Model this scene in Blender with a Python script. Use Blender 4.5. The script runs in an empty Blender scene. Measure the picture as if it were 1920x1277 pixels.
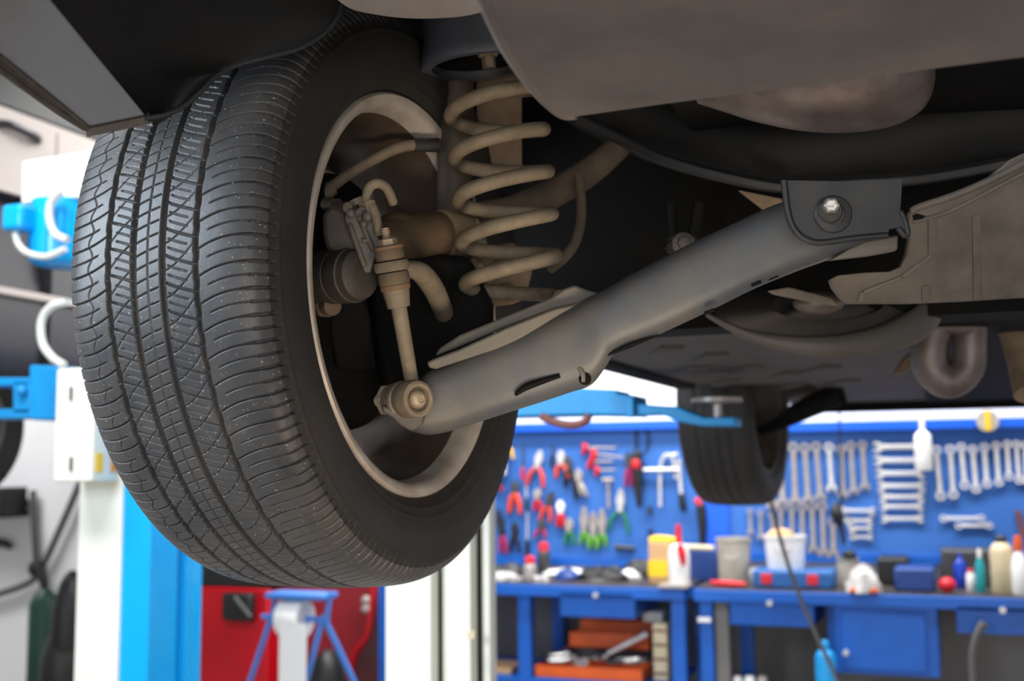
import bpy, bmesh, math, random
import numpy as np
from mathutils import Vector, Matrix
random.seed(7)
C = bpy.context.scene
COL = C.collection
PI = math.pi

# ------------------------------------------------------------------ camera
FPX = 2148.6                       # focal length in pixels for a 1920 px wide frame
YAW, PITCH, ROLL = math.radians(21.1), math.radians(6.309), math.radians(-0.604)
EYE = Vector((0, 0, 1.45))
_f = Vector((-math.sin(YAW) * math.cos(PITCH), math.cos(YAW) * math.cos(PITCH), math.sin(PITCH)))
_r = Vector((math.cos(YAW), math.sin(YAW), 0)); _u = _r.cross(_f)
CR = _r * math.cos(ROLL) + _u * math.sin(ROLL)
CU = -_r * math.sin(ROLL) + _u * math.cos(ROLL)
CF = _f
cam = bpy.data.cameras.new('camera'); camo = bpy.data.objects.new('camera', cam); COL.objects.link(camo)
camo.matrix_world = Matrix(((CR.x, CU.x, -CF.x, EYE.x), (CR.y, CU.y, -CF.y, EYE.y), (CR.z, CU.z, -CF.z, EYE.z), (0, 0, 0, 1)))
cam.sensor_width = 36; cam.lens = FPX / 1920 * 36
cam.clip_start = 0.05
cam.dof.use_dof = True; cam.dof.focus_distance = 1.18; cam.dof.aperture_fstop = 4.8
C.camera = camo

# ------------------------------------------------------------------ light
C.view_settings.view_transform = 'Standard'; C.view_settings.look = 'None'
C.view_settings.exposure = 0.0; C.view_settings.gamma = 1
try: C.view_settings.use_curve_mapping = False
except Exception: pass
w = bpy.data.worlds.new('daylight'); C.world = w; w.use_nodes = True
w.node_tree.nodes['Background'].inputs[0].default_value = (0.80, 0.90, 1.0, 1)
w.node_tree.nodes['Background'].inputs[1].default_value = 0.55
def area(name, loc, target, size, power, col=(1, 1, 1), sy=None, spread=180):
    l = bpy.data.lights.new(name, 'AREA'); l.energy = power; l.color = col; l.size = size
    if sy: l.shape = 'RECTANGLE'; l.size_y = sy
    l.spread = math.radians(spread)
    o = bpy.data.objects.new(name, l); COL.objects.link(o); o.location = loc
    o.rotation_euler = (Vector(target) - Vector(loc)).to_track_quat('-Z', 'Y').to_euler()
    return o
area('ceiling_light_over_bench', (-1.0, 4.95, 4.0), (-1.0, 5.9, 1.2), 5.0, 300, (1, .98, .95), .5)
area('post_fill_light', (-2.2, .9, 4.3), (-2.0, 3.2, 1.0), 2.6, 150, (1, 1, 1), .8)  # unseen lamp added overhead to brighten the fronts of the lift posts
area('left_tread_light', (-2.5, -.5, 2.35), (-.75, 1.0, 1.75), 1.3, 105, (.74, .87, 1), 1.3)  # unseen bluish source added near the wheel, brightens the tread from the left
area('left_wall_fill', (-6.4, 4.7, 3.6), (-5.6, 6.2, .9), 1.6, 90, (1, 1, 1), .6)  # unseen lamp added below the ceiling to brighten the left back wall
area('daylight_rear_gate', (1.4, -3.2, 1.0), (0.0, 1.2, 1.7), 3.5, 84, (1, .95, .89), 1.6)
area('inspection_lamp', (-.20, .80, 1.20), (-.48, 1.34, 1.70), .2, .75, (1, .80, .58), None, 80)

# ------------------------------------------------------------------ helpers
def ray(px, py): return CR * ((px - 960) / FPX) + CU * (-(py - 638.5) / FPX) + CF
def pd(px, py, d): return EYE + ray(px, py) * d
def at(px, py, X=None, Y=None, Z=None):
    r = ray(px, py)
    t = (X - EYE.x) / r.x if X is not None else ((Y - EYE.y) / r.y if Y is not None else (Z - EYE.z) / r.z)
    return EYE + r * t
def S(r, g, b, a=1):
    f = lambda c: (c / 255 / 12.92) if c / 255 <= .04045 else ((c / 255 + .055) / 1.055) ** 2.4
    return (f(r), f(g), f(b), a)
def catmull(P, n=6, closed=False):
    P = [Vector(p) for p in P]; out = []
    N = len(P)
    for i in range(N if closed else N - 1):
        if closed: p0, p1, p2, p3 = P[i - 1], P[i], P[(i + 1) % N], P[(i + 2) % N]
        else: p0, p1, p2, p3 = P[max(i - 1, 0)], P[i], P[i + 1], P[min(i + 2, N - 1)]
        for k in range(n):
            t = k / n
            out.append(.5 * ((2 * p1) + (p2 - p0) * t + (2 * p0 - 5 * p1 + 4 * p2 - p3) * t * t + (3 * p1 - p0 - 3 * p2 + p3) * t ** 3))
    if not closed: out.append(P[-1].copy())
    return out

MATS = {}
def mat(name, col, rough=.5, metal=0., dust=None, amt=.5, scale=9., bump=0., spec=.5, fine=0., coat=0., emit=0., alpha=1., trans=0.):
    m = bpy.data.materials.new(name); m.use_nodes = True; MATS[name] = m
    nt = m.node_tree; b = nt.nodes['Principled BSDF']
    b.inputs['Base Color'].default_value = col; b.inputs['Roughness'].default_value = rough
    b.inputs['Metallic'].default_value = metal; b.inputs['Specular IOR Level'].default_value = spec
    if coat: b.inputs['Coat Weight'].default_value = coat; b.inputs['Coat Roughness'].default_value = .15
    if trans: b.inputs['Transmission Weight'].default_value = trans
    if emit: b.inputs['Emission Color'].default_value = col; b.inputs['Emission Strength'].default_value = emit
    tc = nt.nodes.new('ShaderNodeTexCoord')
    nz = nt.nodes.new('ShaderNodeTexNoise'); nz.inputs['Scale'].default_value = scale; nz.inputs['Detail'].default_value = 6; nz.inputs['Roughness'].default_value = .62
    nt.links.new(tc.outputs['Object'], nz.inputs['Vector'])
    if dust is not None:
        rp = nt.nodes.new('ShaderNodeValToRGB'); rp.color_ramp.elements[0].position = max(0, .62 - amt * .55); rp.color_ramp.elements[1].position = min(1, .92 - amt * .4)
        nt.links.new(nz.outputs['Fac'], rp.inputs['Fac'])
        mx = nt.nodes.new('ShaderNodeMix'); mx.data_type = 'RGBA'
        mx.inputs[6].default_value = col; mx.inputs[7].default_value = dust
        nt.links.new(rp.outputs['Color'], mx.inputs[0]); last = mx.outputs[2]
        if fine:
            n2 = nt.nodes.new('ShaderNodeTexNoise'); n2.inputs['Scale'].default_value = 520; n2.inputs['Detail'].default_value = 1
            nt.links.new(tc.outputs['Object'], n2.inputs['Vector'])
            r2 = nt.nodes.new('ShaderNodeValToRGB'); r2.color_ramp.elements[0].position = .735; r2.color_ramp.elements[1].position = .76
            nt.links.new(n2.outputs['Fac'], r2.inputs['Fac'])
            m2 = nt.nodes.new('ShaderNodeMix'); m2.data_type = 'RGBA'; m2.inputs[7].default_value = (fine, fine * .98, fine * .94, 1)
            nt.links.new(last, m2.inputs[6]); nt.links.new(r2.outputs['Color'], m2.inputs[0]); last = m2.outputs[2]
        nt.links.new(last, b.inputs['Base Color'])
    if bump:
        n3 = nt.nodes.new('ShaderNodeTexNoise'); n3.inputs['Scale'].default_value = scale * 9; n3.inputs['Detail'].default_value = 5
        nt.links.new(tc.outputs['Object'], n3.inputs['Vector'])
        bp = nt.nodes.new('ShaderNodeBump'); bp.inputs['Strength'].default_value = bump; bp.inputs['Distance'].default_value = .002
        nt.links.new(n3.outputs['Fac'], bp.inputs['Height']); nt.links.new(bp.outputs['Normal'], b.inputs['Normal'])
    return m

class MB:
    def __init__(s): s.v = []; s.f = []
    def add(s, vs, fs):
        o = len(s.v); s.v += [Vector(v) for v in vs]; s.f += [tuple(i + o for i in f) for f in fs]; return s
    def box(s, c, size, axes=None):
        c = Vector(c); X, Y, Z = axes or (Vector((1, 0, 0)), Vector((0, 1, 0)), Vector((0, 0, 1)))
        h = [v / 2 for v in size]; vs = []
        for k in range(8):
            vs.append(c + X * h[0] * (1 if k & 1 else -1) + Y * h[1] * (1 if k & 2 else -1) + Z * h[2] * (1 if k & 4 else -1))
        return s.add(vs, [(0, 2, 3, 1), (4, 5, 7, 6), (0, 1, 5, 4), (2, 6, 7, 3), (0, 4, 6, 2), (1, 3, 7, 5)])
    def bb(s, lo, hi):
        lo, hi = Vector(lo), Vector(hi); return s.box((lo + hi) / 2, [abs(hi[i] - lo[i]) for i in range(3)])
    def loft(s, loops, caps=True, close=False):
        n = len(loops[0]); vs = [p for l in loops for p in l]; fs = []
        m = len(loops)
        for i in range(m if close else m - 1):
            a, b = i * n, ((i + 1) % m) * n
            for k in range(n): fs.append((a + k, a + (k + 1) % n, b + (k + 1) % n, b + k))
        if caps and not close: fs.append(tuple(range(n))[::-1]); fs.append(tuple((m - 1) * n + k for k in range(n)))
        return s.add(vs, fs)
    def lathe(s, o, ax, prof, n=32, caps=True):
        o = Vector(o); ax = Vector(ax).normalized()
        t = Vector((0, 0, 1)) if abs(ax.z) < .9 else Vector((1, 0, 0))
        e1 = t.cross(ax).normalized(); e2 = ax.cross(e1)
        return s.loft([[o + ax * h + (e1 * math.cos(2 * PI * k / n) + e2 * math.sin(2 * PI * k / n)) * max(r, 1e-5) for k in range(n)] for r, h in prof], caps)
    def cyl(s, p0, p1, r0, r1=None, n=20):
        p0, p1 = Vector(p0), Vector(p1); return s.lathe(p0, p1 - p0, [(r0, 0), (r1 if r1 is not None else r0, (p1 - p0).length)], n)
    def tube(s, P, r, n=12, sub=6, round_=False):
        rs = r if isinstance(r, (list, tuple)) else [r] * len(P)
        if sub > 1:
            Q = catmull(P, sub); R = [v.x for v in catmull([(a, 0, 0) for a in rs], sub)]
        else: Q = [Vector(p) for p in P]; R = rs
        T = []
        for i in range(len(Q)):
            d = Q[min(i + 1, len(Q) - 1)] - Q[max(i - 1, 0)]; T.append(d.normalized())
        ref = Vector((0, 0, 1)) if abs(T[0].z) < .9 else Vector((1, 0, 0))
        nrm = (ref - T[0] * ref.dot(T[0])).normalized(); loops = []
        if round_:
            for k in (0, 1):
                pass
        for i, q in enumerate(Q):
            nrm = (nrm - T[i] * nrm.dot(T[i])).normalized(); bn = T[i].cross(nrm)
            loops.append([q + (nrm * math.cos(2 * PI * k / n) + bn * math.sin(2 * PI * k / n)) * R[i] for k in range(n)])
        if round_:
            def cap(q, l, d, r):
                return [[q + (p - q) * math.cos(a) + d * r * math.sin(a) for p in l] for a in (.5, 1.0, 1.4)]
            loops = cap(Q[0], loops[0], -T[0], R[0])[::-1] + loops + cap(Q[-1], loops[-1], T[-1], R[-1])
        return s.loft(loops)
    def prism(s, poly, vec):
        poly = [Vector(p) for p in poly]; n = len(poly); vec = Vector(vec)
        return s.add(poly + [p + vec for p in poly], [tuple(range(n)), tuple(range(2 * n - 1, n - 1, -1))] + [(k, (k + 1) % n, n + (k + 1) % n, n + k) for k in range(n)])
    def ip(s, pts, d, th):
        'a plate outlined by sight lines at depth d, with real thickness th'
        ps = [pd(p[0], p[1], p[2] if len(p) > 2 else d) for p in pts]
        return s.prism(ps, CF * th)
    def ball(s, c, r, n=16, m=10, axes=None):
        r = (r, r, r) if not isinstance(r, (tuple, list)) else r; c = Vector(c)
        X, Y, Z = axes or (Vector((1, 0, 0)), Vector((0, 1, 0)), Vector((0, 0, 1)))
        return s.loft([[c + X * r[0] * math.sin(PI * max(.01, min(j / m, .99))) * math.cos(2 * PI * k / n) + Y * r[1] * math.sin(PI * max(.01, min(j / m, .99))) * math.sin(2 * PI * k / n) + Z * r[2] * math.cos(PI * j / m) for k in range(n)] for j in range(m + 1)])
    def build(s, name, m, parent=None, bevel=0, sharp=38, seg=2, sub=0):
        me = bpy.data.meshes.new(name)
        c = Vector((0, 0, 0))
        if s.v:
            lo = Vector([min(v[i] for v in s.v) for i in range(3)]); hi = Vector([max(v[i] for v in s.v) for i in range(3)])
            c = (lo + hi) / 2; c.z = lo.z
        me.from_pydata([v - c for v in s.v], [], s.f); 
        bm = bmesh.new(); bm.from_mesh(me); bmesh.ops.recalc_face_normals(bm, faces=bm.faces); bm.to_mesh(me); bm.free()
        me.shade_smooth(); me.set_sharp_from_angle(angle=math.radians(sharp))
        me.materials.append(MATS[m] if isinstance(m, str) else m)
        o = bpy.data.objects.new(name, me); COL.objects.link(o)
        o['wc'] = c
        if parent is not None: o.parent = parent; o.location = c - Vector(parent['wc'])
        else: o.location = c
        if bevel:
            b = o.modifiers.new('b', 'BEVEL'); b.width = bevel; b.segments = seg; b.limit_method = 'ANGLE'; b.angle_limit = math.radians(40)
        if sub:
            b = o.modifiers.new('s', 'SUBSURF'); b.levels = sub; b.render_levels = sub
        return o
def tag(o, label, cat, group=None, kind=None):
    o['label'] = label; o['category'] = cat
    if group: o['group'] = group
    if kind: o['kind'] = kind
    return o
def thing(name, label, cat, loc, group=None):
    o = bpy.data.objects.new(name, None); COL.objects.link(o); o.location = loc; o['wc'] = Vector(loc); o.empty_display_size = .05
    return tag(o, label, cat, group)
def struct(o): o['kind'] = 'structure'; return o

# ------------------------------------------------------------------ materials
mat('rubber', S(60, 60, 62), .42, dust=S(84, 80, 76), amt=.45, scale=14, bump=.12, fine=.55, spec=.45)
mat('rubber_dark', S(36, 34, 33), .7, dust=S(48, 44, 41), amt=.4, scale=10)  # darker copy of the rubber; shade painted on the rear tyre's inner sidewall
mat('alloy', S(190, 182, 174), .42, .15, dust=S(150, 136, 124), amt=.4, scale=16)
mat('barrel', S(74, 62, 52), .6, dust=S(54, 44, 36), amt=.5, scale=10)
mat('alloy_dusty', S(100, 80, 64), .7, .1, dust=S(70, 54, 42), amt=.5, scale=12)
mat('dusty_tan', S(140, 127, 108), .72, .1, dust=S(98, 86, 70), amt=.55, scale=22, bump=.25)
mat('tan_plate', S(146, 124, 100), .8, .0, dust=S(104, 86, 68), amt=.5, scale=18, bump=.2)
mat('dusty_rubber', S(82, 70, 58), .85, dust=S(108, 92, 72), amt=.4, scale=25, bump=.2)
mat('rusty_edge', S(132, 100, 70), .75, .2, dust=S(110, 92, 74), amt=.5, scale=40, bump=.2)
mat('shock_paint', S(62, 52, 43), .6, dust=S(84, 70, 56), amt=.4, scale=18)
mat('brown_steel', S(104, 86, 66), .6, .25, dust=S(70, 56, 42), amt=.5, scale=14, bump=.2)
mat('cast_iron', S(54, 52, 50), .6, .2, dust=S(74, 68, 60), amt=.45, scale=30, bump=.3)
mat('cast_grey', S(92, 88, 83), .6, .2, dust=S(74, 68, 60), amt=.5, scale=36, bump=.25)
mat('dark_steel', S(42, 43, 46), .5, .2, dust=S(64, 62, 58), amt=.4, scale=12, bump=.1)
mat('arm_paint', S(64, 69, 76), .5, .0, dust=S(92, 86, 78), amt=.42, scale=11, bump=.12, spec=.5)
mat('arm_flange', S(96, 92, 86), .65, .0, dust=S(112, 104, 92), amt=.5, scale=18, bump=.15)
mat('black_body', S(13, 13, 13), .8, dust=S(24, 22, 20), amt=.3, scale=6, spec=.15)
mat('liner', S(20, 20, 20), .6, dust=S(34, 32, 30), amt=.4, scale=9, bump=.05, spec=.3)
mat('bumper_grey', S(134, 136, 142), .5, dust=S(118, 114, 110), amt=.45, scale=7, spec=.35)
mat('bumper_edge', S(92, 84, 76), .6, dust=S(66, 58, 50), amt=.5, scale=30, bump=.2)
mat('undertray', S(142, 130, 121), .62, dust=S(106, 97, 91), amt=.55, scale=5, bump=.06, spec=.35)
mat('cup_paint', S(70, 75, 88), .45, dust=S(70, 68, 66), amt=.35, scale=18)
mat('muffler', S(132, 122, 118), .5, .55, dust=S(98, 84, 78), amt=.55, scale=20, bump=.1)
mat('shield_plastic', S(110, 100, 91), .6, dust=S(72, 65, 58), amt=.5, scale=14, bump=.15)
mat('pan_paint', S(86, 82, 78), .6, dust=S(70, 65, 60), amt=.5, scale=8)
mat('floor_pan', S(80, 74, 69), .7, dust=S(60, 55, 51), amt=.5, scale=5)
mat('bolt_bright', S(190, 186, 180), .35, .8, dust=S(120, 112, 104), amt=.3, scale=60)
mat('bolt_tan', S(172, 156, 132), .55, .4, dust=S(130, 112, 90), amt=.4, scale=50, bump=.2)
mat('lift_blue', S(0, 172, 246), .28, dust=S(0, 162, 238), amt=.3, scale=3, coat=.3)
mat('lift_cream', S(238, 238, 226), .4, dust=S(230, 230, 216), amt=.3, scale=3)
mat('lift_dark', S(40, 42, 34), .6)
mat('arm_blue', S(8, 146, 214), .45, dust=S(20, 128, 190), amt=.4, scale=6)
mat('hose_white', S(214, 214, 208), .5)
mat('yellow', S(246, 200, 20), .5); mat('orange_sticker', S(240, 150, 40), .5)
mat('car_black', S(34, 34, 38), .3, spec=.4)
mat('car_trim_sheen', S(170, 160, 154), .55)  # side moulding, and the pale sheen painted on the black car's shoulder
mat('glass_dark', S(40, 42, 42), .5, spec=.2)
mat('wall_white', S(236, 236, 238), .8, dust=S(228, 228, 230), amt=.4, scale=2)
mat('floor_grey', S(150, 142, 134), .55, dust=S(124, 116, 108), amt=.5, scale=1.6, bump=.05)
mat('ceiling_white', S(220, 220, 220), .9)
mat('bench_blue', S(6, 92, 190), .4, dust=S(14, 82, 172), amt=.4, scale=5)
mat('peg_blue', S(50, 108, 190), .6, dust=S(44, 100, 180), amt=.4, scale=3)
mat('band_blue', S(0, 92, 220), .5)
mat('bench_top', S(52, 46, 44), .5, dust=S(80, 70, 64), amt=.4, scale=8)
mat('chrome', S(226, 224, 224), .32, .4, dust=S(190, 186, 182), amt=.4, scale=20)
mat('steel_grey', S(178, 170, 166), .42, .35, dust=S(146, 138, 134), amt=.4, scale=20)
mat('red', S(206, 30, 44), .4); mat('orange_red', S(222, 76, 54), .45); mat('magenta', S(168, 36, 92), .45)
mat('green', S(40, 128, 62), .45); mat('lime', S(92, 156, 50), .45); mat('black', S(26, 26, 28), .5); mat('dark_grey', S(62, 62, 66), .5)
mat('white', S(240, 240, 240), .5); mat('paper', S(232, 232, 234), .9); mat('rag', S(206, 204, 204), .95, dust=S(150, 146, 146), amt=.5, scale=20)
mat('bucket_grey', S(182, 176, 164), .5, dust=S(160, 152, 138), amt=.4, scale=12); mat('bucket_white', S(240, 240, 242), .4)
mat('case_blue', S(30, 92, 160), .5); mat('navy', S(26, 60, 130), .5); mat('bottle_blue', S(24, 60, 176), .35); mat('teal', S(30, 150, 160), .4)
mat('beige', S(214, 200, 166), .5, dust=S(196, 180, 146), amt=.4, scale=12); mat('tan_box', S(206, 164, 118), .7); mat('orange', S(222, 92, 24), .42, dust=S(196, 76, 20), amt=.4, scale=10)
mat('cabinet_red', S(186, 6, 24), .35, dust=S(168, 8, 24), amt=.4, scale=4); mat('machine_red', S(140, 20, 30), .5, dust=S(120, 24, 34), amt=.4, scale=4)
mat('stand_blue', S(60, 120, 200), .45); mat('dark_green', S(16, 62, 50), .5); mat('grey_post', S(116, 112, 108), .6); mat('cable_grey', S(96, 92, 92), .6)
mat('brown', S(120, 70, 60), .6)
# procedural grid on the wire crate, procedural chequer not needed elsewhere

# ------------------------------------------------------------------ setting
WY = 6.2
struct(MB().bb((-9, -6, -.1), (5, WY + .2, 0)).build('floor', 'floor_grey'))
struct(MB().bb((-9, WY, 0), (5, WY + .2, 4.6)).build('wall_back', 'wall_white'))
struct(MB().bb((-9.2, -6, 0), (-9, WY + .2, 4.6)).build('wall_left', 'wall_white'))
struct(MB().bb((5, -6, 0), (5.2, WY + .2, 4.6)).build('wall_right', 'wall_white'))
struct(MB().bb((-9.2, -6, 4.6), (5.2, WY + .2, 4.75)).build('ceiling', 'ceiling_white'))

# ------------------------------------------------------------------ the raised car
car = thing('car', 'dark car raised overhead on the lift, seen from below behind its rear wheel', 'car', (0, 2.6, 1.31))
A = Vector((math.cos(math.radians(1.022)) * math.cos(math.radians(-1.181)), math.cos(math.radians(1.022)) * math.sin(math.radians(-1.181)), math.sin(math.radians(1.022))))
HUB = Vector((-.595, 1.213, 1.6542))

def tyre(center, axis, dense):
    axis = Vector(axis).normalized(); e1 = Vector((0, 0, 1)).cross(axis).normalized(); e2 = axis.cross(e1)
    half = [(.007, .2365), (-.003, .2395), (-.012, .250), (-.0185, .266), (-.0215, .283), (-.0205, .300), (-.0150, .316), (-.0065, .3275), (.004, .3335), (.016, .3368), (.034, .3389), (.065, .3402), (.1015, .3407)]
    full = half + [(.203 - s, r) for s, r in half[-2::-1]]
    q = np.array([(p.x, p.y) for p in catmull([(s, r, 0) for s, r in full], 40)])
    L = np.r_[0, np.cumsum(np.hypot(*np.diff(q, axis=0).T))]
    # sampling along the profile: fine over the tread, coarse on the sidewalls
    n_t = 300 if dense else 70
    ss = np.interp(np.linspace(0, L[-1], 4000), L, q[:, 0])
    Lf = np.linspace(0, L[-1], 4000); rr = np.interp(Lf, L, q[:, 1])
    tread = rr > .312
    t0, t1 = Lf[tread][0], Lf[tread][-1]
    ls = np.r_[np.linspace(0, t0, 44)[:-1], np.linspace(t0, t1, n_t), np.linspace(t1, L[-1], 20)[1:]]
    s = np.interp(ls, Lf, ss); r = np.interp(ls, Lf, rr)
    ds, dr = np.gradient(s, ls), np.gradient(r, ls); nn = np.hypot(ds, dr); ns, nr = -dr / nn, ds / nn      # outward normal
    if dense: th = np.r_[np.radians(np.linspace(78, 300, 2300)), np.radians(np.linspace(300, 438, 150))[1:-1]]
    else: th = np.linspace(0, 2 * PI, 161)[:-1]
    Sg, Tg = np.meshgrid(s, th); u = -.34 * Tg                     # u grows upward on the rear face
    t = Sg - .1015
    cut = np.zeros_like(Sg)
    def sm(x, w, e=.0005): return np.clip((w + e - np.abs(x)) / (2 * e), 0, 1)
    RT = np.broadcast_to(r, Sg.shape)
    on = (RT > .30)
    wob = .0005 * np.sin(2 * PI * u / .026)
    for tc, wd, k in ((.0515, .0026, 1), (.0205, .0031, 0), (-.014, .0031, 0), (-.0515, .0026, 1)):
        cut = np.maximum(cut, .0065 * sm(t - tc - (wob if k else 0), wd, .0006))
    if dense:
        P = 2 * PI * .34 / 82
        def lines(uu, up, p, w, dpt, mask, off=0):
            x = (uu - up - off + p / 2) % p - p / 2
            return dpt * sm(x, w, .00045) * mask
        def band(x, a, b): return np.clip((x - a) / .03, 0, 1) * np.clip((b - x) / .03, 0, 1)
        for sg in (1, -1):                                         # the pattern is the same turned by half a turn
            tt, uu = t * sg, u * sg
            qx = (-.0515 - tt) / .055; qc = np.clip(qx, 0, 1.3)
            up = .013 * (1 - np.clip(1 - qc, 0, 1) ** 2.4)
            cut = np.maximum(cut, lines(uu, up, P, .0005 + .0011 * np.clip((qc - .72) * 3, 0, 1), .0045, band(qx, .02, 1.22)))
            cut = np.maximum(cut, lines(uu, up, P, .0005, .0026, band(qx, .22, .95), P / 2))
            cut = np.maximum(cut, lines(uu, up, P, .0012, .003, band(qx, .93, 1.24), P / 2))
            if sg < 0: cut = np.maximum(cut, .002 * sm(qx - .42 - .05 * np.sin(2 * PI * uu / P), .008, .006) * on)
            x4 = (-.0165 - tt) / .0325
            up4 = -.012 * np.clip(x4, 0, 1) ** .75
            cut = np.maximum(cut, lines(uu, up4, P / 1, .0008, .004, band(x4, .0, 1.0)))
            for kk in (1, 2): cut = np.maximum(cut, lines(uu, up4, P, .0005, .0025, band(x4, .10, .80), kk * P / 3))
            cut = np.maximum(cut, lines(uu, .024 * np.clip(x4, 0, 1) ** 1.5, P, .00045, .0022, band(x4, .0, 1.0), P * .4))
        xc = (.0175 - t) / .0285
        cut = np.maximum(cut, .0022 * sm(t - .0033, .0004, .0004))
        cut = np.maximum(cut, lines(u, .009 * np.clip(xc, 0, 1) ** .8, P / 2, .0005, .0028, np.maximum(band(xc, .0, .46), band(xc, .54, .92))))
    # moulded rings on the sidewall
    ridge = np.zeros_like(Sg)
    for r0, hgt, wd in ((.306, .0011, .0012), (.279, .0008, .0010), (.262, .0009, .0014), (.2505, .0012, .002)):
        ridge += hgt * np.clip(1 - np.abs(RT - r0) / wd, 0, 1)
    off = ridge - cut * on
    Sf = Sg + ns * off; Rf = RT + nr * off
    a, b1, b2, c0 = (np.array(v) for v in (axis, e1, e2, center))
    Pn = -Sf[..., None] * a + Rf[..., None] * (np.cos(Tg)[..., None] * b1 + np.sin(Tg)[..., None] * b2)
    nth, nsn = Sg.shape
    i = np.arange(nth)[:, None] * nsn + np.arange(nsn - 1)[None]; j = ((np.arange(nth) + 1) % nth)[:, None] * nsn + np.arange(nsn - 1)[None]
    F = np.stack([i, i + 1, j + 1, j], -1).reshape(-1, 4)
    me = bpy.data.meshes.new('tire'); V = Pn.reshape(-1, 3)
    me.vertices.add(len(V)); me.vertices.foreach_set('co', V.ravel().astype(np.float32))
    me.loops.add(F.size); me.loops.foreach_set('vertex_index', F.ravel().astype(np.int32))
    me.polygons.add(len(F)); me.polygons.foreach_set('loop_start', np.arange(0, F.size, 4, dtype=np.int32))
    me.update(calc_edges=True); me.validate()
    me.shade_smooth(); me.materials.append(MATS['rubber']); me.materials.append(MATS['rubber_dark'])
    side = (r < .317) & (s < .1); fi = np.broadcast_to((side[:-1])[None], (nth, nsn - 1)).ravel().astype(np.int32)  # inboard sidewall faces get the dark rubber, their shade put into the colour
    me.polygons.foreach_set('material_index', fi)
    o = bpy.data.objects.new('tire', me); COL.objects.link(o)
    o['wc'] = Vector(center)
    return o
def put(o, parent): o.parent = parent; o.location = Vector(o['wc']) - Vector(parent['wc']); return o

def rim(center, axis, parent, spokes=True, mt='alloy'):
    axis = Vector(axis); m = MB()
    prof = [(.2360, .010), (.2385, .002), (.2380, -.0045), (.235, -.0072), (.2300, -.0062), (.2245, -.0040), (.2205, .004), (.2185, .013), (.2180, .032), (.2185, .046), (.207, .060), (.2055, .10), (.213, .118), (.2150, .190), (.2195, .190), (.2175, .114), (.2105, .098), (.2115, .064), (.2225, .048), (.2245, .030), (.229, .014)]
    n = 96; e1 = Vector((0, 0, 1)).cross(axis).normalized(); e2 = axis.cross(e1)
    def ringm(pr, name, mt, par):
        mm = MB(); mm.loft([[center - axis * h + (e1 * math.cos(2 * PI * k / n) + e2 * math.sin(2 * PI * k / n)) * r for k in range(n)] for r, h in pr], caps=False, close=True)
        return mm.build(name, mt, par, sharp=50)
    o = ringm(prof[:8] + [(.2178, .022), (.2208, .022)] + prof[-1:], 'wheel_rim', mt, parent)
    ringm([(.2178, .0215), (.2150, .032), (.2140, .046)] + prof[10:18] + [(.2175, .046), (.2205, .0215)], 'rim_barrel', 'barrel', o)
    if spokes:
        s_ = MB(); s_.lathe(center - axis * .195, axis, [(.075, 0), (.075, .035), (.03, .04)], 40)
        for k in range(7):
            an = 2 * PI * k / 7 + .35; d = e1 * math.cos(an) + e2 * math.sin(an); tg = axis.cross(d)
            loops = []
            for rr, wd, dp in ((.06, .026, .034), (.12, .030, .032), (.18, .040, .030), (.214, .058, .026)):
                c = center - axis * .188 + d * rr
                loops.append([c + tg * wd * sx + axis * dp * sy for sx, sy in ((-1, 0), (-.75, 1), (.75, 1), (1, 0), (.8, -.3), (-.8, -.3))])
            s_.loft(loops)
        s_.build('wheel_spokes', 'alloy_dusty', o)
    return o
t1 = put(tyre(HUB, A, True), car)
t1['label'] = 'worn road tire with four grooves'
rim(HUB, A, t1)
FH = Vector((-.595, 3.906, 1.6542))
st = math.radians(-3)
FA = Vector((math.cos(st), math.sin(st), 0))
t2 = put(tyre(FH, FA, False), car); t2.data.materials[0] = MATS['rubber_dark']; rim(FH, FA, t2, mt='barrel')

# brake: shield, disc, caliper
hubc = HUB - A * .088
m = MB(); m.lathe(hubc, A, [(.05, -.012), (.152, -.012), (.156, -.004), (.152, 0), (.14, .004), (.07, .010), (.05, .010)], 64)
m.build('brake_dust_shield', 'black_body', car)
m = MB(); m.lathe(hubc - A * .04, A, [(.04, 0), (.163, 0), (.163, .022), (.04, .022)], 64); m.build('brake_disc', 'steel_grey', car)
pc = pd(655, 519, 1.265)
axc = (pd(700, 512, 1.255) - pd(606, 520, 1.305)).normalized()
m = MB(); m.lathe(pd(600, 521, 1.315), axc, [(.027, 0), (.031, .004), (.0315, .034), (.0305, .035), (.0305, .037), (.0315, .038), (.0315, .056), (.0295, .057), (.028, .066), (.021, .071), (.012, .0715), (0, .0715)], 40)
cal = m.build('brake_caliper', 'cast_iron', car)
m = MB(); m.ip([(603, 402), (612, 388), (636, 380), (668, 378), (690, 386), (704, 402), (712, 440), (706, 474), (690, 486), (640, 482), (612, 470), (604, 440)], 1.275, .05)
m.build('caliper_body', 'cast_iron', cal, bevel=.006, seg=3)
m = MB(); m.ip([(645, 402), (652, 394), (666, 395), (676, 386), (692, 387), (700, 398), (706, 425), (711, 452), (704, 482), (694, 510), (684, 512), (672, 486), (660, 450), (648, 420)], 1.262, .014)
for a_, b_ in (((655, 420), (684, 500)), ((672, 405), (700, 470)), ((694, 450), (678, 452))): m.tube([pd(*a_, 1.261), pd(*b_, 1.261)], .0035, 8, 1)
m.ball(pd(657, 400, 1.260), .006); m.ball(pd(690, 405, 1.260), .007); m.ball(pd(682, 420, 1.260), .005)
m.build('caliper_bridge', 'cast_grey', cal, bevel=.003)
m = MB(); m.cyl(pd(628, 386, 1.280), pd(652, 389, 1.255), .0058); m.cyl(pd(610, 382, 1.290), pd(634, 386, 1.280), .008)
m.build('bleed_nipple', 'cast_grey', cal)
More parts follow.
